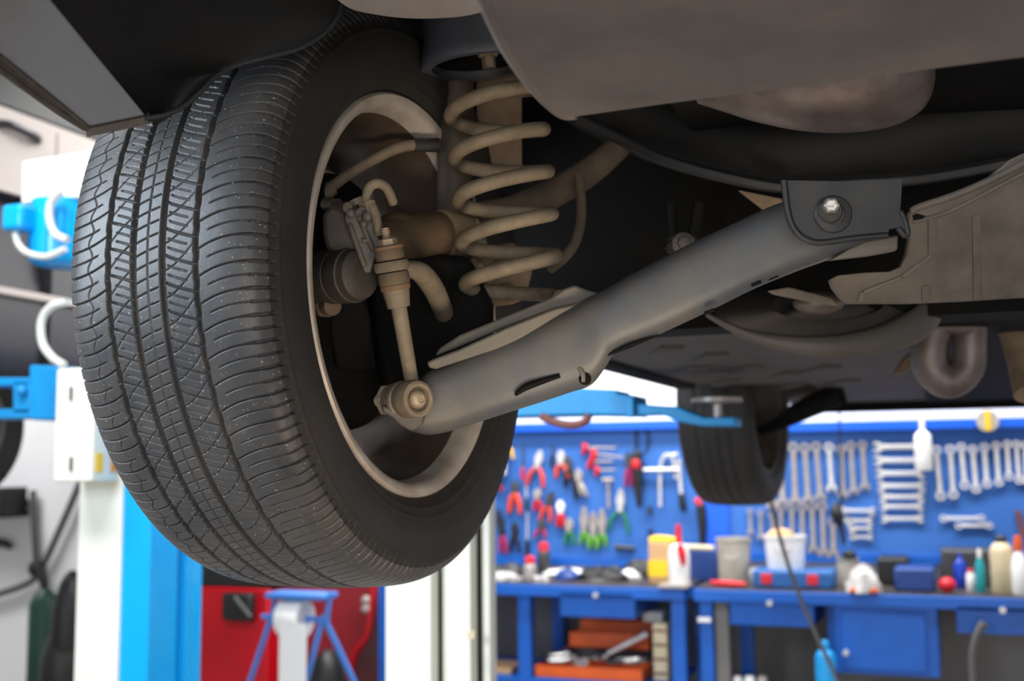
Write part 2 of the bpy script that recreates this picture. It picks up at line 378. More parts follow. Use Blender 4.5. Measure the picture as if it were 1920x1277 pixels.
m = MB(); m.cyl(pd(668, 374, 1.265), pd(672, 384, 1.265), .010, .008); m.cyl(pd(674, 378, 1.265), pd(700, 376, 1.262), .006); m.build('hose_clip', 'cast_grey', cal)
m = MB(); m.tube([pd(690, 384, 1.260), pd(688, 366, 1.262), pd(694, 350, 1.265), pd(708, 344, 1.270), pd(722, 350, 1.280), pd(731, 364, 1.290), pd(737, 380, 1.300)], .0055, 12)
m.tube([pd(692, 380, 1.260), pd(700, 392, 1.255), pd(708, 420, 1.252), pd(710, 440, 1.255)], .0052, 10)
for k in range(9): m.lathe(pd(693 + k * 1.4, 381 + k * 3.2, 1.258), pd(706, 410, 1.250) - pd(693, 381, 1.258), [(.0056, 0), (.0066, .0008), (.0056, .0016)], 10)
m.build('brake_line', 'dusty_tan', cal)
m = MB(); m.cyl(pd(596, 572, 1.330), pd(624, 574, 1.300), .011); m.cyl(pd(604, 572, 1.320), pd(612, 573, 1.315), .015, n=6); m.build('slide_pin', 'dusty_rubber', cal)
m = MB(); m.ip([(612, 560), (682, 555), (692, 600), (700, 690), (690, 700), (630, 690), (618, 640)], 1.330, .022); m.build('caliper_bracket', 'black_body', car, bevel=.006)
# parking brake cable / abs hose
m = MB(); m.tube([pd(598, 372, 1.36), pd(612, 358, 1.365), pd(650, 330, 1.38), pd(700, 300, 1.40), pd(745, 278, 1.415), pd(785, 271, 1.43)], [.0085, .0072, .0066, .0066, .0068, .007], 12)
m.cyl(pd(595, 376, 1.358), pd(622, 352, 1.366), .0085, .0095)
hs = m.build('brake_hose', 'dusty_tan', car)
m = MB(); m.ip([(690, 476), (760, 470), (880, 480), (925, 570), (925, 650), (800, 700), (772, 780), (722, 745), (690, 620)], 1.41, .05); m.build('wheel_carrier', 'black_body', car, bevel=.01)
MB().cyl(pd(776, 272, 1.425), pd(822, 272, 1.44), .0085, .009).build('hose_ferrule', 'dark_steel', hs)
# knuckle
m = MB()
ax0, ax1 = pd(728, 447, 1.375), pd(868, 437, 1.475)
m.lathe(ax0, ax1 - ax0, [(.018, -.02), (.022, 0), (.026, .03), (.0295, .075), (.0302, .085)], 32)
m.ball(pd(745, 440, 1.40), (.03, .03, .028))
kn = m.build('wheel_knuckle', 'brown_steel', car)
m = MB(); m.lathe(ax0 + (ax1 - ax0).normalized() * .087, ax1 - ax0, [(.0305, 0), (.0315, .004), (.0315, .038), (.030, .041)], 32); m.build('bushing_sleeve', 'tan_plate', kn)
m = MB(); m.lathe(ax0 + (ax1 - ax0).normalized() * .129, ax1 - ax0, [(.027, 0), (.027, .004), (.022, .006), (.025, .010), (.025, .014), (.020, .016), (.020, .02), (.013, .021), (.013, .036), (0, .036)], 32); m.build('bushing_bolt', 'bolt_tan', kn)
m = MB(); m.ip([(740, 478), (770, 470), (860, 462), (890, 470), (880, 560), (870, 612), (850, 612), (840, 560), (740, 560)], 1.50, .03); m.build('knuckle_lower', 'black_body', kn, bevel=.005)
m = MB(); m.ip([(858, 485), (905, 470), (960, 455), (985, 470), (1000, 500), (985, 560), (960, 570), (880, 580), (868, 600), (866, 540)], 1.50, .012)
m.tube([pd(885, 490, 1.495), pd(905, 515, 1.49), pd(925, 505, 1.49), pd(945, 490, 1.495)], .008, 10); m.tube([pd(930, 470, 1.495), pd(955, 465, 1.49), pd(985, 478, 1.495)], .006, 10)
m.ball(pd(915, 520, 1.49), .010); m.ball(pd(950, 545, 1.495), .011); m.ball(pd(900, 500, 1.49), .007)
m.build('knuckle_casting', 'tan_plate', kn, bevel=.003)

# shock absorber, bracket, upper link
m = MB(); m.cyl(pd(856, 60, 1.47), pd(852, 480, 1.47), .0235, .0228, 32); m.lathe(pd(852, 470, 1.47), Vector((0, 0, -1)), [(.0228, 0), (.018, .01), (.01, .012)], 24)
m.build('shock_absorber', 'shock_paint', car)
m = MB(); m.ip([(893, 120), (978, 120), (979, 316), (925, 316), (905, 268), (893, 230)], 1.56, .012); m.build('chassis_bracket', 'tan_plate', car, bevel=.002)
m = MB(); m.tube([pd(880, 408, 1.52), pd(960, 396, 1.53), pd(1050, 355, 1.54), pd(1110, 318, 1.55), pd(1165, 270, 1.56)], [.020, .0205, .020, .019, .017], 18); m.build('upper_link', 'dusty_rubber', car)
m = MB(); m.tube([pd(1086, 330, 1.50), pd(1090, 400, 1.48), pd(1080, 450, 1.46), pd(1060, 480, 1.45), pd(1030, 505, 1.46)], .0068, 10); m.build('sensor_cable', 'dusty_rubber', car)

# coil spring: a helix about an almost upright axis
top, bot = pd(920, 93, 1.385), pd(963, 565, 1.385)
axd = (bot - top).normalized(); hx = (CR - axd * CR.dot(axd)).normalized(); hy = axd.cross(hx)
if hy.dot(CF) < 0: hy = -hy
pts = []
turn_px = 79.0; y_cap = 250.0
Ltot = (bot - top).length
for k in range(0, 6 * 40 + 1):
    fr = .13 + .87 * k / 240; yimg = 93 + 472 * fr
    ph = 2 * PI * (yimg - y_cap) / turn_px           # zero at the right-hand bend
    rad = .0545 + .002 * fr
    pts.append(top + axd * (Ltot * fr) + hx * (rad * math.cos(ph)) - hy * (rad * math.sin(ph)))
m = MB(); m.tube(pts, .0088, 16, 1); m.build('coil_spring', 'dusty_tan', car)
# spring seat cup
cc = pd(905, 150, 1.385)
m = MB(); m.lathe(cc - axd * .012, -axd, [(.060, .004), (.0725, .004), (.0735, .009), (.0715, .018), (.067, .035), (.064, .075), (.06, .085), (.01, .086), (.01, .082), (.056, .08), (.058, .07), (.062, .03), (.064, .012), (.0645, .005)], 56, False)
cup = m.build('spring_seat', 'cup_paint', car)
m = MB(); m.lathe(cc - axd * .01, -axd, [(.062, .018), (.060, .016), (.036, .020), (.034, .050), (.05, .055)], 48, False); m.build('rubber_isolator', 'black_body', cup)
bp_ = pd(916, 112, 1.36)
m = MB(); m.cyl(bp_ - axd * .02, bp_ - axd * .004, .014, .012); m.cyl(bp_ - axd * .004, bp_ + axd * .011, .0085, .0085, 6); m.build('seat_bolt', 'dusty_tan', cup, bevel=.001)

# stabiliser link with its bushings
la, lb = pd(722, 428, 1.245), pd(776, 738, 1.262)
ld = (lb - la).normalized()
def lp(px, py): return la + ld * ((pd(px, py, 1.25) - la).dot(ld))
tilt = (ld + CR * .0).normalized()
rod0, rod1 = lp(738, 540), lp(773, 722)
m = MB(); m.cyl(rod0, rod0 + ld * .022, .0155, .0125, 12); m.cyl(rod0 + ld * .02, rod1, .0088, .0078, 20)
link = m.build('stabilizer_link', 'dusty_tan', car, bevel=.001)
m = MB(); m.lathe(lp(722, 428), ld, [(.0045, 0)] + [(.0052 if k % 2 else .0042, .0015 + k * .0012) for k in range(14)], 16); m.build('threaded_stud', 'bolt_tan', link)
m = MB(); m.cyl(lp(724, 448), lp(726, 461), .0112, .0118, 6); m.build('link_nut', 'bolt_tan', link, bevel=.001)
def pad(y0, y1, r, name, mt):
    c0, c1 = lp(722 + (y0 - 428) * .16, y0), lp(722 + (y1 - 428) * .16, y1); h = (c1 - c0).length
    mm = MB(); mm.lathe(c0, ld, [(r * .55, 0), (r * .95, 0), (r, h * .15), (r, h * .85), (r * .95, h), (r * .55, h)], 36); return mm.build(name, mt, link)
pad(461, 468, .0163, 'link_washer', 'rusty_edge'); pad(468, 488, .0162, 'link_bushing', 'dusty_rubber')
pad(511, 534, .0172, 'link_bushing', 'dusty_rubber'); pad(534, 544, .0166, 'link_washer', 'rusty_edge')
e0 = lp(730, 500)
bx = (CR - ld * CR.dot(ld)).normalized()
m = MB(); m.lathe(e0 - ld * .0055, ld, [(.012, 0), (.018, 0), (.0195, .003), (.0195, .008), (.018, .011), (.012, .011)], 36)
m.tube([e0 + bx * .010, pd(765, 503, 1.26), pd(790, 512, 1.285), pd(812, 540, 1.32), pd(828, 575, 1.385), pd(838, 606, 1.47)], [.006, .0085, .0118, .0125, .0122, .012], 16)
m.build('stabilizer_bar', 'dusty_tan', car)
# lower ball end: axis runs from the bolt head toward the car's outside
be = pd(786, 748, 1.235); bd = (pd(700, 752, 1.305) - be).normalized()
m = MB(); m.lathe(be, bd, [(.0001, .007), (.0125, .006), (.0140, .0005), (.0165, -.0005), (.0195, .001), (.0208, .005), (.0208, .022), (.0195, .024), (.0195, .026), (.0208, .0275), (.0205, .033), (.018, .035)], 40, True)
m.build('ball_joint', 'dusty_tan', link)
m = MB(); m.lathe(be - bd * .001, bd, [(.0001, -.0012), (.0035, -.001), (.0045, -.0022), (.0075, -.0012), (.0098, .002), (.0102, .005), (.0001, .006)], 32); m.build('ball_pin', 'bolt_tan', link)
m = MB(); m.lathe(be + bd * .036, bd, [(.013, 0), (.0185, .001), (.0195, .004), (.016, .007), (.0185, .010), (.018, .013), (.012, .015)], 32); m.build('dust_boot', 'dusty_rubber', link)
m = MB(); m.cyl(be + bd * .051, be + bd * .062, .0185, .0185, 6); m.cyl(be + bd * .062, be + bd * .070, .0125, .0125, 6); m.lathe(be + bd * .07, bd, [(.0062, 0), (.0075, .003), (.0062, .006), (.0075, .009), (.005, .013)], 14); m.build('link_nut', 'bolt_tan', link, bevel=.001)
m = MB(); m.ip([(716, 760), (740, 768), (760, 772), (792, 774), (796, 780), (790, 797), (780, 806), (768, 808), (750, 798), (735, 783), (718, 774)], 1.246, .03); m.build('link_tab', 'cast_grey', car, bevel=.003)

# lower control arm
st_ = [(772, 748, 808, 1.30), (800, 706, 815, 1.30), (850, 682, 802, 1.30), (920, 652, 779, 1.295), (990, 622, 757, 1.29), (1050, 592, 737, 1.285), (1092, 572, 722, 1.28), (1118, 558, 690, 1.275), (1140, 548, 660, 1.272), (1200, 514, 636, 1.265), (1300, 462, 590, 1.25), (1400, 415, 541, 1.235), (1480, 380, 508, 1.222), (1560, 364, 478, 1.212), (1625, 368, 450, 1.205)]
loops = []
rows = catmull([(x, a, b) for x, a, b, d in st_], 5); ds_ = [v.x for v in catmull([(d, 0, 0) for *_, d in st_], 5)]
for v, d in zip(rows, ds_):
    lean = 16 if v.x > 830 else 16 * (v.x - 772) / 58
    pt, pb = pd(v.x - lean, v.y, d), pd(v.x + lean, v.z, d)
    c = (pt + pb) / 2; hv = (pt - pb) / 2; dv = CF * .030
    lp_ = []
    for k in range(28):
        a_ = 2 * PI * k / 28; cx, cy = math.cos(a_), math.sin(a_); e_ = .62
        lp_.append(c + hv * (abs(cy) ** e_ * (1 if cy > 0 else -1)) + dv * (abs(cx) ** .8 * (1 if cx > 0 else -1)))
    loops.append(lp_)
m = MB(); m.loft(loops)
arm = m.build('control_arm', 'arm_paint', car, sharp=60)
m = MB(); m.ip([(800, 679), (804, 690), (818, 692), (930, 655), (1035, 612), (1062, 590), (1100, 570), (1150, 545), (1128, 546), (1078, 570), (1040, 578), (950, 614), (860, 655), (815, 672)], 1.268, .014)
m.build('arm_flange', 'arm_flange', arm, bevel=.003)
m = MB(); m.ip([(825, 652), (862, 628), (960, 588), (1030, 560), (1058, 541), (1078, 534), (1100, 543), (1128, 551), (1090, 572), (1045, 580), (950, 613), (850, 655), (815, 668)], 1.285, .014)
m.build('arm_flange', 'arm_flange', arm, bevel=.003)
m = MB(); m.tube([pd(x, y, d) for x, y, d in ((1620, 451, 1.196), (1560, 479, 1.203), (1480, 508, 1.214), (1400, 540, 1.226), (1300, 589, 1.241), (1200, 635, 1.256), (1142, 660, 1.262))], [.002, .003, .003, .003, .003, .003, .001], 8, 4); m.build('arm_seam', 'arm_flange', arm)
# pressed slot and holes
m = MB(); m.tube([pd(966, 741, 1.258), pd(990, 724, 1.2575), pd(1050, 704, 1.256)], [.0018, .004, .0025], 8, 4); m.build('drain_slot', 'black_body', arm)
m = MB(); m.lathe(pd(1098, 711, 1.252), CF * -1 + CR * .3, [(.0065, -.004), (.0065, .0006), (.0055, .001), (0, .001)], 16); m.build('arm_hole', 'black_body', arm)
m = MB(); m.tube([pd(1086, 690, 1.255), pd(1092, 700, 1.252), pd(1093, 716, 1.252)], .003, 8); m.build('arm_lug', 'arm_flange', arm)
m = MB(); m.tube([pd(1135, 668, 1.252), pd(1180, 648, 1.246), pd(1235, 628, 1.243)], [.001, .0028, .001], 8, 4); m.build('drain_slot', 'black_body', arm)
for q in ((1418, 532), (1330, 585), (1450, 520), (850, 786)):
    m = MB(); m.tube([pd(q[0] - 9, q[1] + 3, 1.215 if q[0] > 900 else 1.278), pd(q[0] + 9, q[1] - 4, 1.212 if q[0] > 900 else 1.276)], .002, 8, 1); m.build('drain_slot', 'black_body', arm)
m = MB(); m.ip([(1560, 487), (1620, 450), (1686, 440), (1684, 470), (1640, 478)], 1.19, .03); m.build('arm_bush_sleeve', 'arm_flange', arm, bevel=.003)

# subframe bracket with its bolt
pl = [(1470, 338), (1476, 390), (1484, 420), (1498, 440), (1516, 451), (1540, 455), (1600, 447), (1664, 441), (1668, 429), (1684, 427), (1697, 442), (1702, 436), (1696, 412), (1688, 396), (1692, 336), (1580, 340)]
m = MB(); m.ip(pl, 1.150, .006); m.tube([pd(x, y, 1.151) for x, y in pl[:8]], .0035, 10, 3); m.tube([pd(x, y, 1.151) for x, y in pl[9:14]], .003, 10, 3)
brk = m.build('subframe_bracket', 'dark_steel', car, bevel=.0015)
bo = pd(1562, 402, 1.149)
m = MB(); m.lathe(bo, -CF, [(.019, -.003), (.019, .001), (.0175, .0026), (.011, .0036), (.011, .002), (0, .002)], 36); m.build('bracket_washer', 'dark_steel', brk)
m = MB(); m.lathe(pd(1556, 396, 1.146), -CF, [(.012, -.002), (.0125, .002), (.0105, .005), (.0, .005)], 24); m.build('bracket_collar', 'cast_iron', brk)
m = MB(); m.lathe(pd(1555, 387, 1.141), -CF, [(.0085, 0), (.0085, .009), (.007, .0105), (.006, .0105), (.006, .008), (0, .008)], 6); m.box(pd(1553, 387, 1.134), (.010, .0016, .004), (CR, CU, CF)); m.build('bracket_bolt', 'bolt_bright', brk, bevel=.0008)
# second bolt in the dark
m = MB(); m.ip([(1246, 462), (1258, 445), (1285, 438), (1305, 445), (1312, 468), (1290, 476), (1255, 475)], 1.43, .012); m.tube([pd(1256, 380, 1.45), pd(1258, 420, 1.44), pd(1262, 452, 1.43)], .008, 8); m.tube([pd(1310, 380, 1.45), pd(1304, 420, 1.44), pd(1298, 452, 1.43)], .008, 8)
b2 = m.build('mount_ear', 'liner', car, bevel=.003)
m = MB(); m.lathe(pd(1281, 457, 1.428), -CF, [(.0145, 0), (.0145, .003), (.012, .004), (.0, .004)], 24); m.lathe(pd(1282, 456, 1.424), -CF, [(.009, 0), (.009, .008), (.007, .009), (0, .009)], 6); m.build('mount_bolt', 'cast_grey', b2, bevel=.0008)

# rear subframe cross member: a big dark tube with a pressed seam
cm = [(1040, 120, 1.62), (1110, 175, 1.60), (1250, 232, 1.56), (1400, 262, 1.52), (1560, 262, 1.50), (1720, 250, 1.48), (1960, 215, 1.46)]
m = MB(); m.tube([pd(*c) for c in cm], [.050, .052, .056, .060, .060, .060, .060], 28); xm = m.build('rear_subframe', 'liner', car)
m = MB()
path = catmull([pd(*q) for q in ((1078, 212, 1.56), (1160, 252, 1.53), (1250, 293, 1.50), (1380, 328, 1.475), (1480, 343, 1.46), (1600, 335, 1.45), (1740, 325, 1.44), (1930, 290, 1.43))], 8)
m.loft([[p + CU * .005 + CF * .004, p - CF * .004 - CU * .002, p - CF * .002 - CU * .011, p + CF * .012 - CU * .012] for p in path]); m.build('subframe_seam', 'dark_steel', xm, bevel=.001)
m = MB(); m.ip([(1385, 356), (1468, 372), (1470, 390), (1440, 398)], 1.40, .01); m.build('exhaust_hanger', 'tan_plate', car, bevel=.002)

# muffler
mc = pd(1585, 140, 1.24); mx = (pd(1740, 120, 1.22) - pd(1400, 150, 1.28)).normalized(); mz = (CU - mx * CU.dot(mx)).normalized(); my = mz.cross(mx)
m = MB(); lo = []
for tx, rr in [(v.x, v.y) for v in catmull([(a_, b_, 0) for a_, b_ in ((-.16, .018), (-.13, .030), (-.10, .042), (-.06, .054), (-.02, .061), (.02, .062), (.05, .058), (.072, .048), (.084, .036), (.090, .02), (.0915, .004))], 4)]:
    lo.append([mc + mx * tx + (mz * math.cos(2 * PI * k / 32) + my * math.sin(2 * PI * k / 32)) * rr for k in range(32)])
m.loft(lo); m.build('muffler', 'muffler', car)

# rear undertray (bumper valance)
ztr = 1.74
edge = [at(x, y, Z=ztr) for x, y in ((905, 0), (925, 45), (952, 100), (985, 150), (1018, 190), (1045, 214), (1062, 222), (1080, 221))]
far = [at(x, y, Z=ztr) for x, y in ((1250, 197), (1500, 164), (1700, 138), (1960, 105))]
poly = [edge[0] + (edge[0] - edge[1]) * 3] + edge + far + [far[-1] + Vector((.6, -.0, 0)), far[-1] + Vector((.6, -.5, 0)), edge[0] + (edge[0] - edge[1]) * 3 + Vector((0, -.1, 0))]
m = MB(); m.prism(poly, Vector((0, 0, .02)))
ut = m.build('bumper_undertray', 'undertray', car, bevel=.004, seg=3)
m = MB(); m.tube([p + Vector((0, 0, .004)) for p in [poly[0]] + edge], .0055, 12, 4); m.build('undertray_lip', 'undertray', ut)

# curved panel at the top
m = MB(); rowp = catmull([pd(*q) for q in ((600, -40, 1.02), (650, 2, 1.03), (700, 16, 1.04), (770, 24, 1.05), (850, 22, 1.06), (905, 12, 1.06), (960, -8, 1.06))], 8)
m.loft([[p, p - CU * .004 + CF * .004, p + CF * .012, p + CU * .16 + CF * .10, p + CU * .16 - CF * .06] for p in rowp]); m.build('bumper_inner_panel', 'undertray', car)

# bumper corner ahead of the wheel
def gd(p, q, n): return [p + (q - p) * (k / n) for k in range(n + 1)]
# two edges of the grey lower face
eR = [pd(272, 216, 1.00), pd(228, 162, .97), pd(190, 116, .945), (pd(95, 0, .885)), pd(30, -80, .84)]
eL = [pd(166, 238, 1.005), pd(120, 200, .975), pd(78, 166, .95), pd(0, 104, .90), pd(-90, 30, .85)]
eR_, eL_ = catmull(eR, 6), catmull(eL, 6)
m = MB()
m.loft([[l, r, r + CF * .010 + CU * .003, l + CF * .010 + CU * .003] for l, r in zip(eL_, eR_)])
bc = m.build('rear_bumper', 'bumper_grey', car, bevel=.002)
eO = catmull([pd(160, 243, 1.005), pd(110, 212, .975), pd(62, 178, .95), pd(0, 134, .905), pd(-90, 70, .855)], 6)
m = MB(); m.loft([[o, l - CU * .001, l + CU * .05, o + CU * .05 - CR * .012] for o, l in zip(eO, eL_)]); 
m.tube([o + CU * .001 for o in eO], .0028, 10, 1); m.tube([l - CU * .001 for l in eL_], .0022, 10, 1)
m.build('bumper_flange', 'bumper_edge', bc)
m = MB(); m.loft([[p, p - CU * .006 + CF * .004, p + CF * .010 - CU * .002, p + CU * .005 + CF * .006] for p in gd(pd(160, 243, 1.004), pd(276, 219, 1.001), 4)]); m.build('bumper_flange', 'bumper_edge', bc)
# wheel arch liner: a sheet that curves away from the bumper edge to the arch rim
arch = catmull([pd(272, 222, 1.002), pd(310, 216, 1.01), (pd(345, 200, 1.02)), pd(375, 175, 1.03), pd(405, 145, 1.04), pd(440, 125, 1.05), pd(500, 108, 1.06), pd(560, 92, 1.075), pd(605, 66, 1.09), pd(632, 35, 1.10), pd(645, -10, 1.11), pd(650, -70, 1.11)], 5)
n_ = len(arch); src = [catmull(eR, 11 * 5)[round(k * (4 * 55) / (n_ - 1))] for k in range(n_)]
m = MB(); loops = []
for k in range(n_):
    a_, b_ = src[k], arch[k]; row = []
    for j in range(9):
        t = j / 8; p = a_ + (b_ - a_) * t + CF * (.035 * math.sin(PI * t)); row.append(p)
    loops.append(row + [p + CF * .012 + CU * .006 for p in row[::-1]])
m.loft(loops); ln = m.build('arch_liner', 'liner', car, sharp=60)
m = MB(); m.tube([p - CF * .001 for p in arch], .0022, 8, 1); m.build('arch_seam', 'dark_steel', ln)

# plastic shield
sh = [(1930, 282), (1893, 300), (1858, 330), (1820, 348), (1790, 360), (1750, 374), (1718, 386), (1706, 398), (1704, 425), (1706, 450), (1700, 478), (1690, 500), (1668, 509), (1620, 511), (1572, 516), (1556, 524), (1562, 540), (1574, 556), (1588, 570), (1700, 570), (1800, 566), (1930, 558)]
shd = lambda x, y: 1.20 + (x - 1560) / 360 * -.03 + (y - 280) / 290 * .10
m = MB(); m.prism([pd(x, y, shd(x, y)) for x, y in sh], CF * .012)
shield = m.build('underbody_shield', 'shield_plastic', car, bevel=.002)
def bar(a_, b_, wpx, name='shield_rib', up=.003, mt='shield_plastic'):
    pa, pb = pd(*a_, shd(*a_)), pd(*b_, shd(*b_)); d_ = (pb - pa).normalized(); sd = d_.cross(CF).normalized()
    return MB().box((pa + pb) / 2, ((pb - pa).length, wpx * 1.2 / FPX, up * 2), (d_, sd, CF)).build(name, mt, shield, bevel=.0012)
for a_, b_, w_ in (((1748, 408), (1748, 478), 18), ((1748, 478), (1690, 520), 10), ((1690, 520), (1618, 548), 9), ((1618, 548), (1612, 566), 14), ((1735, 536), (1736, 566), 16), ((1830, 405), (1832, 562), 16)): bar(a_, b_, w_)
m = MB(); m.tube([pd(x, y, shd(x, y) - .001) for x, y in ((1710, 396), (1724, 388), (1790, 366), (1860, 336), (1930, 300))], .004, 10, 4); m.tube([pd(x, y, shd(x, y) - .001) for x, y in ((1712, 416), (1780, 396), (1870, 350), (1930, 318))], .0025, 8, 4); m.build('shield_lip', 'shield_plastic', shield)
m = MB(); m.ip([(1712, 404), (1735, 392), (1782, 390), (1784, 406), (1716, 412)], 1.228, .006); m.build('shield_notch', 'black_body', shield)

# round pan behind the arm with its rolled rim
pc_ = pd(1520, 560, 1.62); 
m = MB(); loops = []
pan = [(1330, 592, 1.60), (1400, 625, 1.60), (1480, 640, 1.60), (1560, 641, 1.60), (1640, 630, 1.61), (1700, 612, 1.63), (1745, 588, 1.66), (1752, 560, 1.70), (1700, 540, 1.78), (1500, 530, 1.80), (1370, 545, 1.72)]
bt = [pd(*p) for p in pan]; cent = sum(bt, Vector()) / len(bt) + Vector((0, 0, .03))
ring = catmull(bt, 6, True)
m.loft([[cent + (p - cent) * k + Vector((0, 0, z)) for p in ring] for k, z in ((.02, -.012), (.3, -.013), (.42, -.02), (.5, -.006), (.8, -.004), (.96, -.006))], caps=True)
pan_o = m.build('round_pan', 'pan_paint', car)
m = MB(); band_path = catmull([pd(*p) for p in ((1325, 590, 1.60), (1400, 627, 1.61), (1480, 645, 1.61), (1560, 650, 1.61), (1640, 640, 1.62), (1700, 618, 1.64), (1744, 590, 1.67), (1766, 556, 1.72), (1752, 530, 1.78))], 8)
nb = len(band_path); loops = []
for k, p in enumerate(band_path):
    t = k / (nb - 1); h = .003 + min(.024, .036 * t)
    loops.append([p + CU * h * c_ + CF * (.012 * s_) for c_, s_ in ((1, -.3), (.75, -.9), (0, -1.1), (-.75, -.9), (-1, -.3), (-.9, .8), (.9, .8))])
m.loft(loops); m.build('pan_rim', 'pan_paint', pan_o, sharp=60)
m = MB(); m.ball(pd(1535, 568, 1.56), (.035, .035, .016), axes=(CR, CF, CU)); m.build('pan_boss', 'muffler', pan_o)
m = MB(); m.ip([(1440, 545), (1480, 538), (1560, 558), (1576, 574), (1520, 566), (1452, 552)], 1.42, .01); m.build('heat_shield_bracket', 'shield_plastic', car, bevel=.002)

# floor of the car, sill, wheel house, body above
zf = 1.69
m = MB()
sill = [(-.75, 1.82), (-.75, 3.42), (-.42, 3.55), (-.42, 4.28), (-.78, 4.36), (-.70, 4.72), (.9, 4.72), (.9, 1.82)]
m.prism([Vector((x, y, zf)) for x, y in sill], Vector((0, 0, .5)))
fl = m.build('floor_pan', 'floor_pan', car, bevel=.02, seg=3)
for i, (px, py, L_) in enumerate(((1250, 655, .16), (1330, 668, .2), (1300, 690, .18), (1400, 690, .2), (1360, 715, .22), (1470, 700, .16), (1540, 690, .2), (1480, 722, .24), (1580, 715, .2))):
    c = at(px, py, Z=zf)
    m = MB(); m.box(c, (.05, L_, .016), (Vector((.92, .38, 0)), Vector((-.38, .92, 0)), Vector((0, 0, 1)))); m.build('floor_rib', 'floor_pan', fl, bevel=.007, seg=3)
m = MB(); m.bb((-.79, 1.85, zf - .012), (-.72, 3.4, zf + .1)); m.build('sill', 'black_body', car, bevel=.01)
m = MB(); m.bb((-.86, .62, 2.08), (.95, 4.75, 2.5)); m.bb((-.86, 1.80, 1.72), (-.75, 3.42, 2.1)); m.bb((-.86, 1.74, 1.66), (.95, 1.84, 2.1)); m.bb((.90, .62, 1.72), (.97, 1.8, 2.1)); m.bb((-.86, .62, 1.99), (-.83, 1.8, 2.1))
m.bb((-.30, 1.66, 1.80), (.95, 1.76, 2.1)); m.bb((-.60, 4.72, 1.655), (.95, 4.80, 2.3)); m.bb((-.86, 4.72, 1.74), (-.60, 4.80, 2.3)); m.bb((-.44, 3.45, 1.75), (-.40, 4.35, 2.1)); m.bb((-.86, 4.36, 1.78), (-.4, 4.75, 2.1)); m.bb((-.86, 3.4, 2.0), (-.4, 4.4, 2.1))
m.bb((-.30, 1.30, 1.88), (.95, 1.70, 2.1))
m.build('body_shell', 'black_body', car)
fp = [Vector((-.86, HUB.y + .39 * math.cos(math.radians(a_)), HUB.z + .39 * math.sin(math.radians(a_)))) for a_ in range(28, 150, 6)]
m = MB(); m.prism([Vector((-.86, 1.8, 1.86)), Vector((-.86, 1.8, 2.12)), Vector((-.86, .62, 2.12)), Vector((-.86, .62, 1.86))][:2] + [Vector((-.86, .62, 2.12)), Vector((-.86, .62, 1.86))] + fp[::-1], (.02, 0, 0)); m.build('rear_fender', 'black_body', car)
q = at(1725, 700, Z=zf); m = MB(); m.prism([Vector((at(1690, 590, Z=zf).x, 1.86, zf - .008)), Vector((q.x, q.y, zf - .008)), Vector((-.1, 4.70, zf - .008)), Vector((.88, 4.70, zf - .008)), Vector((.88, 1.86, zf - .008))], (0, 0, .0075)); m.build('black_floor_sheet', 'black_body', car)  # thin black sheet hung under the floor pan, blackening its right part
# exhaust tail bend and pipe ahead of it
m = MB(); m.tube([pd(1760, 600, 2.0), pd(1744, 640, 2.0), pd(1744, 690, 2.0), pd(1778, 716, 2.0), pd(1812, 690, 2.0), pd(1816, 640, 2.0), pd(1818, 590, 2.0)], .030, 18); m.build('exhaust_bend', 'muffler', car)
m = MB(); m.ip([(1735, 596), (1760, 588), (1830, 590), (1838, 612), (1828, 630), (1740, 624)], 1.97, .05); m.build('exhaust_flange', 'muffler', car, bevel=.008)
m = MB(); m.tube([pd(1790, 560, 2.3), pd(1850, 565, 2.2), pd(1890, 600, 2.1), pd(1915, 670, 2.05), pd(1930, 740, 2.0)], .026, 16); m.build('front_pipe', 'tan_plate', car)
m = MB(); m.ip([(1678, 704), (1700, 668), (1722, 656), (1716, 676), (1700, 700)], 2.2, .02); m.build('pipe_clamp', 'tan_plate', car, bevel=.004)
# front suspension arm
m = MB(); m.tube([at(1425, 806, Y=3.86), at(1470, 786, Y=3.82), at(1520, 762, Y=3.78), at(1575, 738, Y=3.74)], [.022, .03, .036, .038], 14); m.build('front_arm', 'black_body', car)

# ------------------------------------------------------------------ lift under the car
LY = 3.0
zt = lambda px, py: at(px, py, Y=LY)
lf = thing('vehicle_lift', 'cream lift post behind the big tire with a blue arm holding the raised car', 'car lift', (-1.385, LY + .17, 0))
xa, xb = at(722, 1150, Y=LY).x, at(931, 1150, Y=LY).x
def face(pxl, pxr, Y, dep, m):
    m.bb((at(pxl, 1150, Y=Y).x, Y, 0), (at(pxr, 1150, Y=Y + dep).x, Y + dep, 2.9))
m = MB(); face(722, 822, LY, .05, m); face(829, 895, LY + .055, .05, m); face(904, 931, LY + .11, .05, m); m.bb((xa, LY + .05, 0), (xa + .12, LY + .3, 2.9)); m.build('post', 'lift_cream', lf, bevel=.004)
m = MB(); face(800, 832, LY + .107, .016, m); face(880, 907, LY + .162, .016, m); m.build('post_gap', 'lift_dark', lf)
m = MB(); q = at(886, 1190, Y=LY + .055); m.lathe(q, (0, -1, 0), [(.012, 0), (.012, .012), (0, .012)], 16); m.build('post_latch', 'beige', lf)
m = MB(); m.bb((xa - .03, LY - .05, 0), (xb + .03, LY + .42, .02)); m.build('base_plate', 'lift_cream', lf)
AY = 2.9
ap = lambda px, py, Y=AY: at(px, py, Y=Y)
m = MB(); m.prism([ap(900, 712), ap(1100, 728), ap(1157, 731), ap(1158, 738), ap(1190, 741), ap(1192, 780), ap(1100, 778), ap(950, 782), ap(860, 782), ap(860, 715)], (0, .13, 0))
la_ = m.build('lift_arm', 'arm_blue', lf, bevel=.006)
